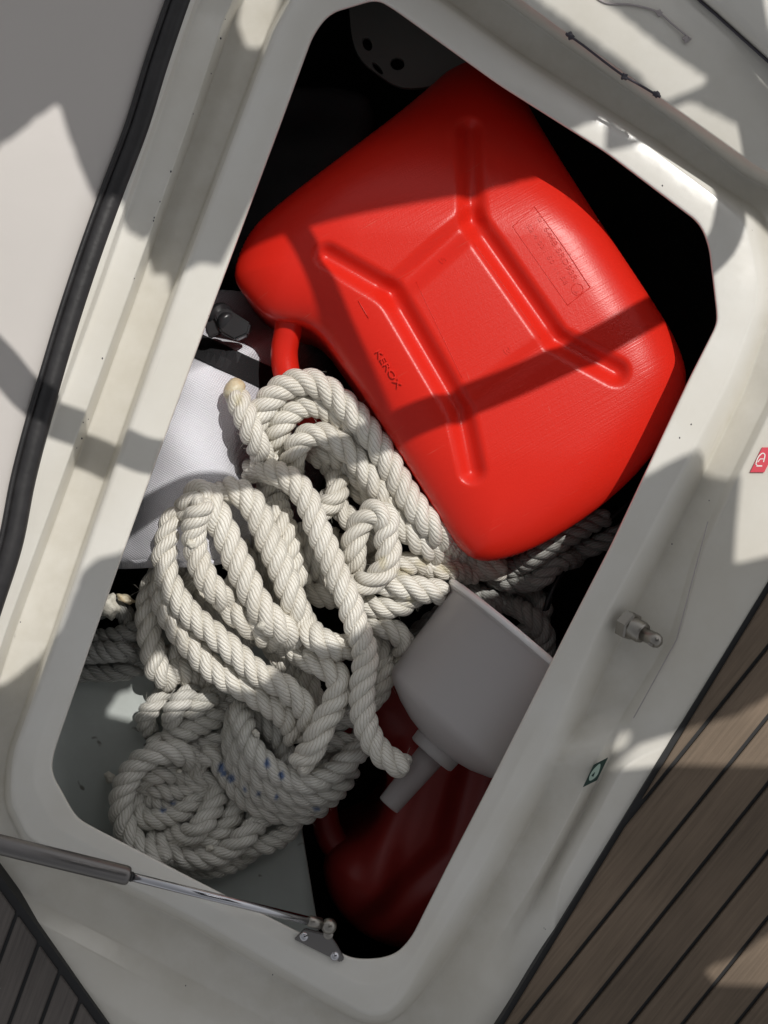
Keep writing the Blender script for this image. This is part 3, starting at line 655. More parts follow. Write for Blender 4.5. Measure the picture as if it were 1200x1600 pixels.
# each: (thing, z0 guess, radius px, points)
PATHS = [
 ('A', -.062, 19, [(385,740),(404,733),(424,737),(457,752),(480,782),(492,815),(505,845),(520,880),(531,908),(545,938),(553,968),(566,1000),(571,1030),(566,1072),(568,1120),(582,1158),(604,1184),(636,1200)]),
 ('A', -.060, 18.5, [(367,614),(379,640),(392,674),(407,705),(417,728)]),
 ('A', -.064, 18.5, [(398,690),(397,662),(418,628),(445,604),(480,596),(510,608),(536,630),(558,652),(580,680),(600,710),(618,742),(638,776),(662,808),(690,838),(722,866),(770,886)]),
 ('A', -.074, 17.5, [(415,790),(425,750),(430,710),(432,680),(446,652),(472,634),(500,634),(528,650),(555,674),(582,702),(604,740)]),
 ('A', -.072, 18.5, [(450,770),(456,742),(458,712),(470,688),(495,677),(522,687),(547,707),(570,734),(590,759),(607,788),(630,820),(652,845),(684,864),(714,878),(750,888),(790,890)]),
 ('A', -.088, 16, [(455,690),(485,703),(515,728),(545,752),(570,773),(597,792),(620,830)]),
 ('A', -.084, 16, [(470,680),(497,695),(530,718),(565,748),(595,778),(612,812)]),
 ('A', -.080, 16, [(515,720),(528,752),(524,778),(500,800),(486,822)]),
 ('A', -.092, 16, [(505,770),(530,792),(550,816),(575,842),(600,860)]),
 ('A', -.066, 19, [(545,905),(552,878),(553,845),(566,814),(588,798),(604,810),(602,836),(608,862),(602,888),(582,907),(552,914),(530,905)]),
 ('A', -.078, 16, [(590,880),(614,880),(650,881),(686,888),(722,893),(745,902)]),
 ('A', -.080, 18, [(570,902),(600,910),(630,915),(665,923),(697,926)]),
 ('A', -.088, 17, [(545,935),(570,943),(597,949),(628,946),(650,930),(665,900)]),
 ('A', -.092, 17.5, [(545,965),(578,974),(612,984),(631,1002),(626,1032),(606,1050)]),
 ('A', -.096, 17, [(560,980),(592,1005),(603,1040),(594,1078),(570,1105),(545,1120)]),
 ('A', -.060, 20, [(296,812),(301,783),(317,767),(334,797),(354,838),(370,875),(386,910),(400,938),(420,965),(448,988),(480,1000)]),
 ('A', -.066, 19, [(335,800),(345,775),(364,765),(388,780),(405,808),(420,845),(436,880),(449,915),(462,950),(480,982),(503,1003),(528,1013),(556,1010)]),
 ('A', -.080, 18, [(415,745),(427,775),(437,805),(449,842),(456,880),(470,915)]),
 ('A', -.072, 19, [(340,800),(318,785),(295,792),(274,808),(262,840),(257,875),(263,907),(280,937),(300,962),(327,985),(357,1010),(384,1036),(410,1056),(440,1071),(465,1092),(480,1115),(486,1140)]),
 ('A', -.058, 18, [(322,782),(305,812),(304,850),(311,878),(321,902),(339,926),(358,945)]),
 ('A', -.084, 18.5, [(262,890),(254,915),(258,945),(270,970),(285,992),(305,1015),(325,1038),(352,1058),(385,1076),(413,1095),(440,1113),(457,1134),(463,1160)]),
 ('A', -.070, 20, [(395,895),(371,912),(357,933),(369,958),(395,980),(420,996),(447,1009),(482,1028),(511,1043),(530,1062),(529,1084),(519,1107),(505,1132),(492,1160),(478,1183),(462,1198)]),
 ('A', -.098, 17, [(340,820),(365,845),(385,880),(395,905)]),
 ('A', -.100, 17, [(272,885),(292,890),(300,905),(280,920)]),
 ('A', -.104, 17, [(300,930),(335,950),(370,985),(395,1010)]),
 ('A', -.100, 17, [(470,820),(480,860),(500,900),(520,940)]),
 ('A', -.098, 17, [(460,900),(485,925),(520,935),(548,925)]),
 ('A', -.105, 17, [(420,1000),(440,1030),(450,1060),(470,1090)]),
 ('A', -.100, 17, [(463,1035),(477,1060),(488,1092),(490,1125)]),
 ('A', -.112, 17, [(405,800),(410,850),(420,900),(430,950)]),
 ('A', -.116, 17, [(560,840),(580,870),(600,900),(640,900)]),
 ('A', -.116, 17, [(500,830),(520,845),(545,865),(560,890)]),
 # dim ropes left of the pile
 ('A', -.100, 19, [(262,885),(243,908),(233,942),(232,980),(238,1015),(247,1048),(270,1065)]),
 ('A', -.112, 17, [(262,1010),(275,1040),(300,1060),(330,1078)]),
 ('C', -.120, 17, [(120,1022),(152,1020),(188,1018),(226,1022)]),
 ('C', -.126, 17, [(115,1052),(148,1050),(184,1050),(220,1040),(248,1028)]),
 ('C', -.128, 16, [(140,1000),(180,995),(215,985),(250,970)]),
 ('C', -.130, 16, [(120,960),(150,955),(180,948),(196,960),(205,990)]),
 # hitch wraps and the coil below
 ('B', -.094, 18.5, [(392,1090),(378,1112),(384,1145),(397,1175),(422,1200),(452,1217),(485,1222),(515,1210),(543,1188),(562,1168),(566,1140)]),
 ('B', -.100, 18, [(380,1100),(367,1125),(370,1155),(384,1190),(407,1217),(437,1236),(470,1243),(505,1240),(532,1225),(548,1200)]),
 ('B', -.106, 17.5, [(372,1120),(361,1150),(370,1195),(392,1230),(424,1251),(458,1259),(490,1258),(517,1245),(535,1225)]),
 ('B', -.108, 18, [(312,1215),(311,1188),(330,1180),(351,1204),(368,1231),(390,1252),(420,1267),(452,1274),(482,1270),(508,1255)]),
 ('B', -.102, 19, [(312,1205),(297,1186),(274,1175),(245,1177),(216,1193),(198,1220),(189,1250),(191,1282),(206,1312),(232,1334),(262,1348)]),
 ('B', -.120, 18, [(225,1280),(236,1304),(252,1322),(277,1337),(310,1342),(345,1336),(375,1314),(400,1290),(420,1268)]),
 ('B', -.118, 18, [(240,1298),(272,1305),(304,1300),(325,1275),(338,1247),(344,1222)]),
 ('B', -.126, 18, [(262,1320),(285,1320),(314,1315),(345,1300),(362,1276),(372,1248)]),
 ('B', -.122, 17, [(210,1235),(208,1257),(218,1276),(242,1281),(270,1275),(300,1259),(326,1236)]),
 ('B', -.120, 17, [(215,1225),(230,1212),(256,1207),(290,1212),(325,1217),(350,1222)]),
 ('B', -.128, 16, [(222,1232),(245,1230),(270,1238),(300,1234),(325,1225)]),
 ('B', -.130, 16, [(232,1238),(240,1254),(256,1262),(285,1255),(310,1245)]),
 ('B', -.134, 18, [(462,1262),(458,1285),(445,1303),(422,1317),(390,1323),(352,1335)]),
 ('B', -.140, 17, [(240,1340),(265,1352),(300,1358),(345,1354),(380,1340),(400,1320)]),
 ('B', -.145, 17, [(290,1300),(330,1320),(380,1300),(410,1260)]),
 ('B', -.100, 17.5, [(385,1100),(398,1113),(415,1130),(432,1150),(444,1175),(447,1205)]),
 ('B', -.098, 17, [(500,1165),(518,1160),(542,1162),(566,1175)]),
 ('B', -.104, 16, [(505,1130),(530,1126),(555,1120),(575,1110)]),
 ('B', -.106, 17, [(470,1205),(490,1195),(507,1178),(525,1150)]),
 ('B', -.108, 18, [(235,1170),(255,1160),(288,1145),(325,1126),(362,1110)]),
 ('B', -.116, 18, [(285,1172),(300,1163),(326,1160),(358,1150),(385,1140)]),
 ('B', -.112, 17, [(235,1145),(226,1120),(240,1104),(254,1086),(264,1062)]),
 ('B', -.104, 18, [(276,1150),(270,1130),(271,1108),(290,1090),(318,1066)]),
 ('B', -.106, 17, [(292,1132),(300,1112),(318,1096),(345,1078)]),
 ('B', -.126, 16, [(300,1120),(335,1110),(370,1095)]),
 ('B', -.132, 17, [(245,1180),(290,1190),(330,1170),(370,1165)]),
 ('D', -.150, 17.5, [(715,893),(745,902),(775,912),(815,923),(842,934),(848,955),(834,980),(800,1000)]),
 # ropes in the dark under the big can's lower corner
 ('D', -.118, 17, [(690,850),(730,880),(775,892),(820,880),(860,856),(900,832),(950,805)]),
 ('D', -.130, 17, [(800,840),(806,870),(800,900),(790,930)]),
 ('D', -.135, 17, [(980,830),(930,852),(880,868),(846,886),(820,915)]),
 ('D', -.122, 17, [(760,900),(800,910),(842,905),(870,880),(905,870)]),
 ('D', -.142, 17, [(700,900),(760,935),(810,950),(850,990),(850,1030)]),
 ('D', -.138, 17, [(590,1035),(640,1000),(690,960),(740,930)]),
]
def build_ropes():
    samp = []
    for pi, (t, z0, r, pts) in enumerate(PATHS):
        c = catmull([(x, y) for x, y in pts], 4.0)
        samp.append(c)
    N_ = sum(len(c) for c in samp)
    XY = np.concatenate(samp).astype(np.float32)
    pid = np.concatenate([np.full(len(c), i) for i, c in enumerate(samp)])
    Z = np.concatenate([np.full(len(c), PATHS[i][1]) for i, c in enumerate(samp)]).astype(np.float64)
    R = np.concatenate([np.full(len(c), PATHS[i][2]*S) for i, c in enumerate(samp)])
    o_ = 0
    for i, c in enumerate(samp):                      # both ends of each bight dive into the heap
        n_ = len(c); t = np.arange(n_); m = min(12, n_//3)
        e = np.clip(1-t/m, 0, 1) if i not in (1, 19) else np.zeros(n_); f = np.clip(1-(n_-1-t)/m, 0, 1) if i not in (0,) else np.zeros(n_)
        if i in (2, 4): f = np.clip(1-(n_-1-t)/30, 0, 1)*2.4
        Z[o_:o_+n_] -= .016*(e+f); o_ += n_
    Z0 = Z.copy()
    deep = np.concatenate([np.full(len(c), PATHS[i][0] == 'D') for i, c in enumerate(samp)])
    st = np.cumsum([0]+[len(c) for c in samp])
    D = np.sqrt(((XY[:, None, :]-XY[None, :, :])**2).sum(2))*S*1.09
    loc = np.arange(N_)
    I, J = np.where((D < .0165) & (np.triu(np.ones((N_, N_), bool), 1)))
    same = (pid[I] == pid[J]) & (np.abs(loc[I]-loc[J]) < 16)
    I, J = I[~same], J[~same]
    dxy = D[I, J]; need = (R[I]+R[J])*.93*1.09
    ok = dxy < need; I, J, dxy, need = I[ok], J[ok], dxy[ok], need[ok]
    dz_need = np.sqrt(need**2-dxy**2)
    sgn = np.where(Z0[I] != Z0[J], np.sign(Z0[I]-Z0[J]), np.where(loc[I] < loc[J], 1, -1))
    for it in range(60):
        dz = (Z[I]-Z[J])*sgn
        corr = np.clip(dz_need-dz, 0, None)*.30
        up = np.zeros(N_); cu_ = np.zeros(N_); dn = np.zeros(N_)
        np.maximum.at(up, np.where(sgn > 0, I, J), corr); np.maximum.at(dn, np.where(sgn > 0, J, I), corr)
        Z = Z+up*.8-dn*1.0
        Z = Z+(Z0-Z)*.01
        Z = np.where(deep, Z, np.maximum(Z, -.129))
        for a, b in zip(st[:-1], st[1:]):
            z = Z[a:b]
            for _ in range(2):
                zz = np.concatenate([[z[0]], z, [z[-1]]]); z = .25*zz[:-2]+.5*zz[1:-1]+.25*zz[2:]
            Z[a:b] = z
    return samp, [Z[a:b] for a, b in zip(st[:-1], st[1:])]
samp, zs = build_ropes()
blue = [(346,1200,7,10),(350,1208,5,7),(361,1216,7,8),(418,1192,5,9),(440,1212,6,8),(432,1246,4,5),(495,1264,7,5),(255,1266,6,4),(270,1255,6,4),(404,1240,4,4),(383,1232,3,6)]
yel = [(660,880,14,8),(700,888,24,9),(632,893,18,7),(640,938,8,8),(598,880,8,14),(372,625,9,12)]
def strand_mesh(entries, phase, mt, name, parent):
    V = []; F = []; UV = []; MK = []
    seg = 11
    for c, z, rpx in entries:
        pts = np.array([P(x, y, zz)[:] for (x, y), zz in zip(c, z)])
        # resample by length
        d = np.linalg.norm(np.diff(pts, axis=0), axis=1); cum = np.concatenate([[0], np.cumsum(d)])
        R = rpx*S*(1.20 if parent is ropes['A'] else 1.10)
        n = max(6, int(cum[-1]/.00115)); s = np.linspace(0, cum[-1], n)
        q = np.stack([np.interp(s, cum, pts[:, k_]) for k_ in range(3)], 1)
        for _ in range(6): q[1:-1] = .25*q[:-2]+.5*q[1:-1]+.25*q[2:]
        T = np.gradient(q, axis=0); T /= np.linalg.norm(T, axis=1)[:, None]
        Nn = np.zeros_like(q); v = np.array((0, 0, 1.)); v = v-T[0]*(v@T[0]); v /= np.linalg.norm(v); Nn[0] = v
        for i in range(1, n):
            v = Nn[i-1]-T[i]*(Nn[i-1]@T[i]); Nn[i] = v/np.linalg.norm(v)
        B = np.cross(T, Nn)
        h0 = (c[0][0]*.37+c[0][1]*.73); pitch = R*(3.75+.4*math.sin(h0*1.7)); R = R*(1+.05*math.sin(h0*2.3))
        wob = .25*np.sin(s/.023+h0)+.18*np.sin(s/.011+h0*2)
        th_ = 2*np.pi*s/pitch+phase+h0+wob
        rs = R*.50*(1+.03*np.sin(s/.007+h0+phase*3)); hr = R*.53
        ctr = q+hr*(np.cos(th_)[:, None]*Nn+np.sin(th_)[:, None]*B)
        St = np.gradient(ctr, axis=0); St /= np.linalg.norm(St, axis=1)[:, None]
        n1 = Nn-St*(np.sum(Nn*St, 1)[:, None]); n1 /= np.linalg.norm(n1, axis=1)[:, None]; b1 = np.cross(St, n1)
        base = len(V)
        L = np.concatenate([[0], np.cumsum(np.linalg.norm(np.diff(ctr, axis=0), axis=1))])
        for i in range(n):
            endf = 1.0
            e = min(i, n-1-i)
            if e < 3: endf = (.55, .82, .95)[e]
            for k_ in range(seg):
                an = 2*math.pi*k_/seg
                V.append(ctr[i]+(n1[i]*math.cos(an)+b1[i]*math.sin(an))*rs[i]*endf)
                UV.append((k_, L[i]))
        for i in range(n-1):
            for k_ in range(seg):
                k2 = (k_+1) % seg
                F.append((base+i*seg+k_, base+i*seg+k2, base+(i+1)*seg+k2, base+(i+1)*seg+k_))
        F.append(tuple(base+k_ for k_ in range(seg))[::-1]); F.append(tuple(base+(n-1)*seg+k_ for k_ in range(seg)))
    V = np.array(V)
    me = bpy.data.meshes.new(name); me.from_pydata(V.tolist(), [], F)
    me.polygons.foreach_set('use_smooth', [True]*len(me.polygons))
    uvl = me.uv_layers.new(name='UVMap')
    nl = len(me.loops); vi = np.zeros(nl, int); me.loops.foreach_get('vertex_index', vi)
    UV = np.array(UV, float); uu = UV[vi].copy(); uu[:, 0] /= seg
    # wrap seam: faces joining last and first column
    ls = np.zeros(len(me.polygons), int); me.polygons.foreach_get('loop_start', ls); lt = np.zeros(len(me.polygons), int); me.polygons.foreach_get('loop_total', lt)
    quad = ls[lt == 4]
    idx = quad[:, None]+np.arange(4)[None, :]
    u4 = uu[idx, 0]; wrap = (u4.max(1)-u4.min(1)) > .5
    u4[wrap] = np.where(u4[wrap] < .3, u4[wrap]+1, u4[wrap]); uu[idx, 0] = u4
    uvl.data.foreach_set('uv', uu.ravel())
    # marks
    k_ = S*(H-V[:, 2])/H; px = 600+V[:, 0]/k_; py = 800-V[:, 1]/k_
    mk = np.zeros((len(V), 4)); mk[:, 3] = 1
    for (x, y, a, b) in blue: mk[:, 2] = np.maximum(mk[:, 2], np.clip(1.5*(1-((px-x)/a)**2-((py-y)/b)**2), 0, .9))
    for (x, y, a, b) in yel: mk[:, 0] = np.maximum(mk[:, 0], np.clip(.75*(1-((px-x)/a)**2-((py-y)/b)**2), 0, .45))
    at = me.color_attributes.new('mark', 'FLOAT_COLOR', 'POINT'); at.data.foreach_set('color', mk.ravel())
    return link(name, me, mt, parent)
ROPES = {
 'A': ('ropeA', 'big tangled heap of cream white twisted rope in the sun beside the red can', (450, 900)),
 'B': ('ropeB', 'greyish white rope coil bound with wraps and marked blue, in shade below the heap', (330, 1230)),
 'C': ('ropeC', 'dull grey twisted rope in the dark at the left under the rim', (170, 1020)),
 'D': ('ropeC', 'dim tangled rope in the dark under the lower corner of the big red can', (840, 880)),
}
ropes = {}
for key, (mt, lab, c) in ROPES.items():
    t = empty('mooring_rope', P(c[0], c[1], -.18), lab, 'rope'); ropes[key] = t
    ent = [(samp[i], zs[i], PATHS[i][2]) for i in range(len(PATHS)) if PATHS[i][0] == key]
    for q in range(3): strand_mesh(ent, 2*math.pi*q/3, M[mt], 'strand', t)
def blob(name, c, rx, ry, rz, mt, parent, rot=0, nz=.15, seed=0):
    bm = bmesh.new(); bmesh.ops.create_icosphere(bm, subdivisions=3, radius=1)
    rnd = random.Random(seed); ph = [rnd.uniform(0, 6) for _ in range(6)]
    for v in bm.verts:
        f = 1+nz*(math.sin(v.co.x*4+ph[0])*math.sin(v.co.y*5+ph[1])+.5*math.sin(v.co.z*7+ph[2]))
        v.co = Vector((v.co.x*rx*f, v.co.y*ry*f, v.co.z*rz*f)); v.co.rotate(Matrix.Rotation(rot, 3, 'Z')); v.co += Vector(c)
    return bmobj(name, bm, mt, parent)
zt = zs[1][0]
blob('melted_end', P(366, 609, zt), .0092, .0074, .0074, M['tipm'], ropes['A'], 1.0, .06)
blob('rope_end', P(196, 936, -.118), .0070, .0032, .0035, M['tipm'], ropes['C'], -.4, .2, 3)
blob('rope_end', P(170, 946, -.120), .0072, .0090, .006, M['fray'], ropes['C'], .2, .3, 4)
def tuft(c, r, parent, seed):
    """a knob of snapped yarn standing out of the lay"""
    rnd = random.Random(seed)
    o = blob('frayed_yarn', c, r*.55, r*.8, r*.5, M['fray'], parent, rnd.uniform(0, 3), .16, seed)
    return o
def ztop(x, y):
    b = -.3
    for c, z in zip(samp, zs):
        d = np.hypot(c[:, 0]-x, c[:, 1]-y); m = d < 16
        if m.any(): b = max(b, z[m].max())
    return b+.0075
def fibres(key, count, seed):
    rnd = random.Random(seed); idx = [i for i in range(len(PATHS)) if PATHS[i][0] == key]; V = []; F = []
    for _ in range(count):
        i = rnd.choice(idx); c = samp[i]; j = rnd.randrange(2, len(c)-2); t = Vector((c[j+1][0]-c[j-1][0], -(c[j+1][1]-c[j-1][1]), 0)).normalized()
        a = rnd.uniform(-1.5, 1.5); R_ = PATHS[i][2]*S*1.12; sd_ = Vector((-t.y, t.x, 0)); nrm = sd_*math.sin(a)+Vector((0, 0, 1))*math.cos(a)
        p = P(c[j][0], c[j][1], zs[i][j])+nrm*R_*.92; d = (t*rnd.uniform(-1, 1)+nrm*rnd.uniform(.15, .9)+sd_*rnd.uniform(-.6, .6)).normalized(); cv = Vector((rnd.uniform(-1, 1), rnd.uniform(-1, 1), rnd.uniform(-1, .2)))
        L = rnd.uniform(.002, .006); b0 = len(V); u = d.orthogonal().normalized(); w_ = d.cross(u)
        for k_ in range(5):
            f = k_/4; q = p+d*L*f+cv*L*.5*f*f
            for m in range(3): V.append(q+(u*math.cos(m*2.094)+w_*math.sin(m*2.094))*.00011*(1-.5*f))
        for k_ in range(4):
            for m in range(3): F.append((b0+k_*3+m, b0+k_*3+(m+1)%3, b0+(k_+1)*3+(m+1)%3, b0+(k_+1)*3+m))
    o = mesh('loose_fibres', V, F, M['fray'], ropes[key]); tag(o, kind='stuff')
fibres('A', 900, 1); fibres('B', 600, 2)
for i, (x, y, r, kk) in enumerate([(410,976,.006,'A'),(398,971,.004,'A'),(525,832,.005,'A'),(443,1098,.005,'A'),(400,1146,.004,'B'),(327,1325,.004,'B'),(383,851,.003,'A'),(298,850,.005,'A'),(172,1215,.007,'B'),(196,1186,.006,'B'),(280,1205,.003,'B'),(568,1020,.004,'A')]):
    tuft(P(x, y, ztop(x, y) if i not in (8,) else -.13), r, ropes[kk], i)

# ------------------------------------------------------------------ funnel
fz = -.085
ax = Vector((-83, -97, 0)).normalized(); ax = (ax+Vector((0,0,.05))).normalized()
fo = P(690, 1160, fz)
pxm = S*(H-fz)/H
fun = empty('funnel', fo, 'milky translucent plastic funnel, its mouth under the right rim and spout towards lower left', 'funnel')
prof = [(148,-206),(150,-204),(150,-194),(146,-192),(143,-190),(133,-38),(129,-30),(119,-22),(92,-8),(62,3),(38,8),(36,10)]
inner = [(34,7),(60,1),(90,-11),(116,-26),(126,-33),(129,-38),(141,-190),(141,-204)]
lathe('cone', [(r*pxm, t*pxm) for r, t in prof+inner], fo, ax, M['milk'], fun, 72, closed=True)
lathe('collar', [(r*pxm, t*pxm) for r, t in [(37,6),(40,6),(41,10),(40,24),(37,26),(24,27),(24,6)]], fo, ax, M['milk'], fun, 48, closed=True)
lathe('spout', [(r*pxm, t*pxm) for r, t in [(23,24),(21.5,60),(18.5,127),(17.5,128),(16,127),(19,60),(20.5,24)]], fo, ax, M['milk2'], fun, 40, closed=True)

lathe('rim', [((149+5.5*math.cos(t))*pxm, (-201+5.5*math.sin(t))*pxm) for t in np.linspace(0, 2*math.pi, 13)[:-1]], fo, ax, M['rimm'], fun, 80, closed=True)
# ------------------------------------------------------------------ plate with holes, dark cloth at the top of the locker
def ell(cx, cy, a, b, rot, z, n=28):
    k_ = S*(H-z)/H; out = []
    for i in range(n):
        t = 2*math.pi*i/n; x = a*math.cos(t); y = b*math.sin(t)
        X = cx+x*math.cos(rot)-y*math.sin(rot); Y = cy+x*math.sin(rot)+y*math.cos(rot)
        out.append(((X-600)*k_, (800-Y)*k_))
    return out
pz = -.13; k_ = S*(H-pz)/H
ol = chaikin([(545,-20),(548,50),(560,92),(595,120),(628,140),(680,135),(780,110),(800,20),(700,-60)], 2)
pl = curve_sheet('perforated_plate', [((x-600)*k_, (800-y)*k_) for x, y in ol], [ell(574,70,12,8,1.2,pz), ell(621,101,12,11,.2,pz), ell(590,108,13,5,.85,pz)], pz, .004, M['greyp'], bevel=.0006)
tag(pl, 'dim grey plastic plate with three round holes under the top edge of the locker', 'plate')
def dk_h(x, y): return -.17+.006*np.sin(x*.03+y*.02)+.004*np.sin(y*.06)
dk = heightbody('dark_cloth', [(380,130),(520,120),(600,150),(560,300),(420,420),(330,420),(330,300)], dk_h, -.17, 40, .02, .08, 6, M['dkcloth'], None, 3)
tag(dk, 'dark folded cloth in the shade between left rim and top of red can', 'cloth')
# thin black line low on the right
cd = tube('cord', [P(*q) for q in catmull([(1010,760,-.16),(950,815,-.155),(900,860,-.15),(862,925,-.15),(850,990,-.155),(900,1010,-.16),(940,960,-.17)], 8)], .0028, M['blackp'], None, 10)
tag(cd, 'thin dark cord hanging in the black gap above the funnel', 'cord')

# ------------------------------------------------------------------ gas strut, bracket
st_ = empty('gas_strut', P(515, 1446, .02), 'grey gas strut with a polished rod, reaching across the lower left corner of the rim', 'gas strut')
pA = P(-150, 1283, .085); pB = P(202, 1369, .046); pE = P(512, 1446, .012)
def along(a, b, n): return [a+(b-a)*i/n for i in range(n+1)]
d_ = (pB-pA).normalized()
tube('cylinder', [pA]+[pB-d_*.004, pB-d_*.0015, pB-d_*.0004, pB], [.0066, .0066, .0064, .0058, .0052], M['grey'], st_, 28)
tube('gland', [pB+d_*.0001, pB+d_*.0022], .0034, M['blackp'], st_, 20)
d2 = (pE-pB).normalized()
tube('rod', [pB+d_*.001, pE-d2*.008], .0030, M['chrome'], st_, 20)
tube('end_fitting', [pE-d2*.0145, pE-d2*.0135, pE-d2*.005], [.0034, .0040, .0040], M['steel'], st_, 20)
blob('ball_joint', P(514, 1447, .013), .0056, .0056, .0056, M['steel'], st_, 0, 0)
br = empty('bracket', P(500, 1480, .002), 'small triangular steel bracket screwed to the rim under the strut end', 'bracket')
bz = .0035
bp_ = poly_prism('plate', [P(x,y,bz) for x,y in ((459,1468),(476,1452),(516,1462),(527,1478),(538,1499),(532,1504))], bz-.0042, bz, M['grey'], br, .0007)
lathe('stud', [(0,.014),(.0032,.014),(.0036,.012),(.0036,0)], P(514, 1452, .0), (0,0,1), M['steel'], br, 20)
for x, y in ((475,1464),(523,1494)):
    sc_ = lathe('screw', [(0,.0022),(.0012,.0021),(.0026,.0014),(.0034,.0)], P(x, y, bz), (0,0,1), M['chrome'], br, 20)

# ------------------------------------------------------------------ stainless pin on the rim
PK = 1.08; pin_o = P(979, 975, -.006); pax = Vector((.62, -.36, .62)).normalized()
pin = empty('latch_pin', pin_o, 'stainless steel latch pin with a drilled tip standing on the right rim', 'pin')
lathe('nut', [(q*PK,t*PK) for q,t in [(0,-.002),(.0098,-.002),(.0098,.0046),(.0086,.0056),(0,.0056)]], pin_o, pax, M['steel'], pin, 6, flatshade=True)
lathe('barrel', [(q*PK,t*PK) for q,t in [(.0073,.005),(.0073,.0125),(.0066,.0135),(.0066,.0143),(.0040,.0143)]], pin_o, pax, M['steel'], pin, 32)
# tip with a real cross hole: boolean on the tip mesh
tip = lathe('tip', [(q*PK,t*PK) for q,t in [(0,.010),(.0046,.010),(.0046,.021),(.0050,.0225),(.0049,.025),(.0038,.0275),(.002,.0288),(0,.0291)]], pin_o, pax, M['steel'], pin, 32)
side = pax.cross(Vector((-.5,-.5,.4))).normalized(); up_ = side.cross(pax).normalized()
if up_.z < 0: up_ = -up_
bm = bmesh.new(); bm.from_mesh(tip.data); bmesh.ops.remove_doubles(bm, verts=bm.verts, dist=1e-6); bmesh.ops.recalc_face_normals(bm, faces=bm.faces); bm.to_mesh(tip.data); bm.free()
cut = lathe('cutter', [(q*PK,t*PK) for q,t in [(0,-.01),(.0019,-.01),(.0019,.01),(0,.01)]], pin_o+pax*.0243*PK, up_, None, None, 20)
bm = bmesh.new(); bm.from_mesh(cut.data); bmesh.ops.remove_doubles(bm, verts=bm.verts, dist=1e-6); bmesh.ops.recalc_face_normals(bm, faces=bm.faces); bm.to_mesh(cut.data); bm.free()
md = tip.modifiers.new('b', 'BOOLEAN'); md.operation = 'DIFFERENCE'; md.object = cut; md.solver = 'EXACT'
dg = bpy.context.evaluated_depsgraph_get(); nm = bpy.data.meshes.new_from_object(tip.evaluated_get(dg)); tip.modifiers.clear()
if len(nm.vertices) > 20: tip.data = nm
if not tip.data.materials: tip.data.materials.append(M['steel'])
bpy.data.objects.remove(cut)

# ------------------------------------------------------------------ stickers
def sheet(name, pts, z, mt, parent, th_=.00012):
    return poly_prism(name, [P(x,y,z) for x,y in pts], z-.001, z+th_, mt, parent, 0)
def stroke(name, pts, w_, z, mt, parent):
    """flat printed line"""
    V = []; F = []
    p = [P(x,y,z) for x,y in pts]
    for i in range(len(p)):
        t = (p[min(i+1,len(p)-1)]-p[max(i-1,0)]).normalized(); a = Vector((-t.y, t.x, 0))*w_*S/2
        V += [p[i]+a, p[i]-a]
    for i in range(len(p)-1): F.append((2*i, 2*i+1, 2*i+3, 2*i+2))
    return mesh(name, V, F, mt, parent, False)
rz = .0022
s1 = empty('warning_sticker', P(1185, 715, 0), 'small red sticker with a white line symbol at the right edge of the frame', 'sticker')
sheet('backing', [(1172,738),(1191,699),(1214,699),(1194,738)], rz, M['ink_red'], s1)
stroke('printed_line', catmull([(1181,725),(1185,714),(1192,708),(1195,710),(1193,722)], 1.5), 1.6, rz+.0003, M['ink_white'], s1)
stroke('printed_line', [(1184,722),(1188,717),(1194,717)], 1.3, rz+.0003, M['ink_white'], s1)
stroke('printed_line', [(1182,728),(1191,728)], 2.0, rz+.0003, M['ink_white'], s1)
stroke('printed_line', [(1180,724),(1183,727)], 1.6, rz+.0003, M['ink_white'], s1)
gz = .0012
s2 = empty('recycling_sticker', P(930, 1207, 0), 'small dark green sticker with a pale symbol on the lower right rim', 'sticker')
sheet('backing', [(911,1230),(928,1195),(950,1184),(933,1219)], gz, M['ink_green'], s2)
sheet('printed_symbol', list(map(tuple, chaikin([(920,1222),(921,1211),(929,1200),(939,1191),(937,1203),(932,1214)], 2))), gz+.0003, M['ink_pale'], s2, .0001)
sheet('printed_dot', [(924,1212),(930,1206),(927,1214)], gz+.0006, M['ink_green'], s2, .0001)

# ------------------------------------------------------------------ wire and grime on the coaming top right
wz = .0375
wr = empty('bent_wire', P(960, 110, wz), 'thin dark bent wire with three small clips on the bright coaming at top right', 'wire')
tube('wire', [P(x,y,wz) for x,y in catmull([(884,52),(910,70),(945,97),(974,118),(1000,133),(1032,152)], 5)], .0009, M['dark'], wr, 8)
for i, (x, y) in enumerate(((891,56),(975,120),(1026,148))): blob('clip', P(x, y, wz), .0021, .0024, .0012, M['dark'], wr, .6, .35, i)
w2 = empty('grime_line', P(1030, 30, wz), 'faint grimy outline with small blobs above the dark wire at top right', 'smear')
tube('line', [P(x,y,wz-.001) for x,y in catmull([(925,-8),(945,4),(990,8),(1028,19),(1050,37),(1080,62)], 5)], .00075, M['grime2'], w2, 6)
for i, (x, y) in enumerate(((1030,20),(1072,61))): blob('clot', P(x, y, wz-.001), 0.0020, .0022, .0008, M['grime2'], w2, .6, .35, i+5)
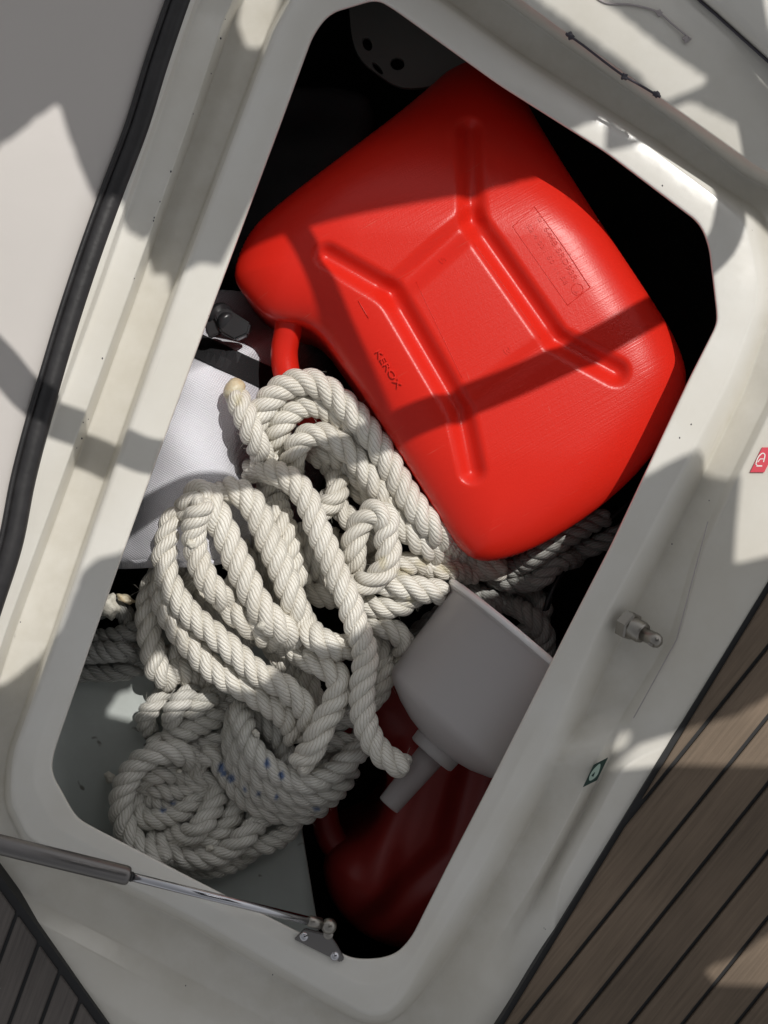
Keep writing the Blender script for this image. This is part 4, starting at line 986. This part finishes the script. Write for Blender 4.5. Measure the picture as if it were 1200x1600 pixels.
# raised grey-white panel in the upper right corner, with a dark joint
pn = empty('coaming_panel', P(1160, 0, .05), 'pale grey raised panel with a dark joint in the top right corner', 'panel')
tz_ = .050
V = []; F = []
edge = catmull([(1020,-110),(1085,-12),(1120,20),(1160,56),(1215,106),(1300,190),(1400,300)], 14)
pr = [(0,.036),(1.5,.040),(5,.046),(12,.0495),(24,.051),(80,.053),(400,.06)]
for x, y in edge:
    for dd, zz in pr: V.append(P(x+dd*.62, y-dd*.78, zz))
for i in range(len(edge)-1):
    for j in range(len(pr)-1): F.append((i*7+j, i*7+j+1, (i+1)*7+j+1, (i+1)*7+j))
mesh('panel_top', V, F, M['gel'], pn)
tube('joint', [P(x-2, y+2, .0365) for x, y in edge], .0011, M['dark'], pn, 8)

o = tube('deck_seam', [P(x,y,.0012) for x,y in [(1106,815),(1057,1000),(990,1122)]], .0004, M['grime2'], None, 6); tag(o, kind='structure')
# small black specks of dirt along the left channel and rim
spk = [(302,178),(330,115),(240,345),(267,268),(241,340),(250,315),(345,60),(352,30),(160,560),(32,972),(210,435),(138,655),(130,660),(128,685),(120,700),(1080,663),(1062,684),(1108,782),(1050,850),(850,1450),(852,1452),(935,345),(1035,290),(426,1523),(290,1540),(944,85),(947,86),(1120,192)]
bm = bmesh.new()
for x, y in spk:
    r = random.uniform(.0003, .0007)
    c = P(x, y, .0); 
    bmesh.ops.create_icosphere(bm, subdivisions=1, radius=r, matrix=Matrix.Translation(c)@Matrix.Diagonal((1, 1.4, 1, 1)))
zs_ = {}
o = bmobj('dirt_specks', bm, M['dark']); tag(o, kind='stuff')

# ------------------------------------------------------------------ what throws the shade: wheel, and an added gobo, unseen above the camera
def G(px, py, z=0.0, hz=1.2):
    p = P(px, py, z); return Vector((p.x+SX*(hz-z), p.y+SY*(hz-z), hz))
LZ = .026
wh = empty('steering_wheel', G(600, 100, 0, 1.12), 'steering wheel above the locker, its rim and spoke shading the can', 'wheel')
ring = [(-150,455,LZ),(-60,512,LZ),(0,562,LZ),(55,612,LZ),(150,690,-.01),(240,714,0),(290,768,-.070),(450,728,-.065),(620,668,-.045),(730,632,-.045),(830,590,-.045),(950,530,-.045),(1040,470,-.05),(1132,372,0),(1146,300,0),(1135,240,0),(1100,150,0),(1080,60,0)]
ring = [((q.x-SX*1.12)/S+600, 800-(q.y-SY*1.12)/S) for q in (G(x, y, z, 1.12) for x, y, z in ring)]
tube('wheel_rim', [G(x,y,0,1.12) for x,y in catmull(ring, 14)], .0115, M['rubber'], wh, 16)
tube('spoke', [G(420,270,-.05,1.13), G(456,362,-.05,1.13), G(530,515,-.045,1.13), G(606,672,-.045,1.13)], .0075, M['rubber'], wh, 12)
HZ = 1.7
def hole(pts, it=1):
    q = [G(*p, hz=HZ)[:2] for p in pts]
    return [tuple(v) for v in round_closed(q, .0022*it)]
LZ = .026
main = [(-420,560,LZ),(0,243,LZ),(88,165,LZ),(92,165,LZ),(105,205,LZ),(125,252,LZ),(152,302,LZ),(172,308,.018),(186,330,.004),(198,362,.001),(222,376,.0),(232,405,-E),(238,430,-E),(262,428,-E),(283,425,0),(318,411,0),(345,417,0),
  (366,378,CZ-.01),(475,357,CZ-.006),(600,328,CZ-.004),(740,300,CZ-.004),(800,282,CZ-.003),(880,270,CZ-.02),
  (945,238,0),(1010,225,0),(1030,215,0),(1085,262,-.012),(1105,262,-.012),(1120,285,-.012),(1160,272,.02),(1205,300,.02),(1500,480,0),(1500,800,0),(1204,868,0),(1146,882,0),(1150,820,0),(1157,745,0),(1136,726,0),(1120,700,0),(1095,698,0),(1050,720,0),(1005,743,0),
  (880,845,-.055),(800,876,-.06),(738,882,-.07),(722,902,-.075),(700,922,-.075),(640,950,-.075),(600,960,-.075),(520,1020,-.075),(450,1024,-.075),(400,1080,-.075),(350,1075,-.075),(300,1032,-.075),(280,1000,-.075),(262,960,-.075),(250,920,-.075),(243,884,-.075),
  (187,864,0),(152,872,0),(128,893,0),(112,935,0),(98,975,0),(70,1015,-.02),(20,1045,0),(-20,1060,0),(-420,1200,0)]
holes = [hole(main, 1),
  hole([(378,-60,-E),(378,0,-E),(372,36,-E),(384,72,-E),(402,76,-E),(414,70,-E),(432,20,-E),(455,-60,-E)]),
  hole([(640,-140,.036),(760,-60,.036),(900,40,.036),(1000,112,.036),(1032,150,.036),(1040,178,.036),(1052,170,.036),(1040,154,.036),(1078,140,.036),(1112,124,.036),(1025,65,.036),(940,0,.036),(780,-140,.036)]),
  hole([(1110,-60,.05),(1070,-60,.05),(1220,90,.05),(1500,300,.05),(1500,-60,.05)]),
  hole([(186,1082,-.139),(256,1070,-.139),(262,1140,-.139),(166,1116,-.139)]),
  hole([(160,930,-.12),(192,925,-.12),(200,950,-.12),(165,962,-.12)]),
  hole([(232,1035,-.11),(262,1030,-.11),(268,1060,-.11),(330,1060,-.1),(338,1095,-.1),(305,1108,-.1),(262,1112,-.1),(255,1085,-.1),(205,1082,-.11),(215,1065,-.11)]),
  hole([(965,1202,0),(985,1178,0),(1005,1160,0),(1045,1149,0),(1100,1131,TZ),(1150,1119,TZ),(1300,1030,TZ),(1300,1198,TZ),(1020,1197,0)], 1),
  hole([(986,1128,0),(994,1150,0),(984,1168,0),(972,1160,0)]),
  hole([(1100,1516,TZ),(1160,1490,TZ),(1300,1390,TZ),(1300,1542,TZ),(1120,1538,TZ)])]
def gobo(name, holes, mt, cell=.0028):
    """added gobo sheet, openings shaped for the sun patches: fine grid near the openings, plain border around"""
    allp = np.concatenate([np.array(h) for h in holes]); lo = np.maximum(allp.min(0), np.array(G(-420, 1700, 0, HZ)[:2]))-.02; hi = np.minimum(allp.max(0), np.array(G(1480, -160, 0, HZ)[:2]))+.02
    xs = np.arange(lo[0], hi[0], cell); ys_ = np.arange(lo[1], hi[1], cell)
    gx, gy = np.meshgrid(xs, ys_, indexing='ij'); D = np.full(gx.shape, -1e9); BX = gx.copy(); BY = gy.copy()
    for h in holes:
        h = np.array(h); wn = np.zeros(gx.shape, int); bd = np.full(gx.shape, 1e9); bx = gx.copy(); by = gy.copy()
        for a, b in zip(h, np.roll(h, -1, 0)):
            e = b-a; t = np.clip(((gx-a[0])*e[0]+(gy-a[1])*e[1])/(e@e+1e-15), 0, 1); qx = a[0]+t*e[0]; qy = a[1]+t*e[1]; d = np.hypot(gx-qx, gy-qy)
            m = d < bd; bd[m] = d[m]; bx[m] = qx[m]; by[m] = qy[m]
            cr = e[0]*(gy-a[1])-e[1]*(gx-a[0])
            wn += ((a[1] <= gy) & (b[1] > gy) & (cr > 0)).astype(int); wn -= ((a[1] > gy) & (b[1] <= gy) & (cr < 0)).astype(int)
        sd = np.where(wn != 0, bd, -bd); m = sd > D; D[m] = sd[m]; BX[m] = bx[m]; BY[m] = by[m]
    sn = (D > -cell*.5) & (D < cell*.72); X = np.where(sn, BX, gx); Y = np.where(sn, BY, gy); solid = (D < cell*.72)
    idx = np.arange(gx.size).reshape(gx.shape)
    a, b, c, e = idx[:-1, :-1], idx[1:, :-1], idx[1:, 1:], idx[:-1, 1:]
    ok = solid[:-1, :-1] & solid[1:, :-1] & solid[1:, 1:] & solid[:-1, 1:]
    used = np.unique(np.concatenate([q[ok] for q in (a, b, c, e)])); mp = -np.ones(gx.size, int); mp[used] = np.arange(len(used))
    V = np.stack([X.ravel()[used], Y.ravel()[used], np.full(len(used), HZ)], 1).tolist()
    F = np.stack([mp[a[ok]], mp[b[ok]], mp[c[ok]], mp[e[ok]]], 1).tolist()
    x0, x1, y0, y1 = xs[0], xs[-1], ys_[0], ys_[-1]; o0 = G(*GOBO_BOX[0], 0, HZ); o1 = G(*GOBO_BOX[1], 0, HZ); X0, Y1, X1, Y0 = o0.x, o0.y, o1.x, o1.y
    for (p, q, r_, t) in ((X0, x0, Y0, Y1), (x1, X1, Y0, Y1), (x0, x1, Y0, y0), (x0, x1, y1, Y1)):
        n = len(V); V += [(p, r_, HZ), (q, r_, HZ), (q, t, HZ), (p, t, HZ)]; F.append((n, n+1, n+2, n+3))
    me = bpy.data.meshes.new(name); me.from_pydata(V, [], F); o = link(name, me, mt)
    return o
GOBO_BOX = ((-1500, -1000), (2900, 3400))
gobo_ob = gobo('shade_gobo', holes, M['gobo_sheet'])
tag(gobo_ob, 'added unseen gobo sheet, its openings shaped to place the sun patches', 'gobo')
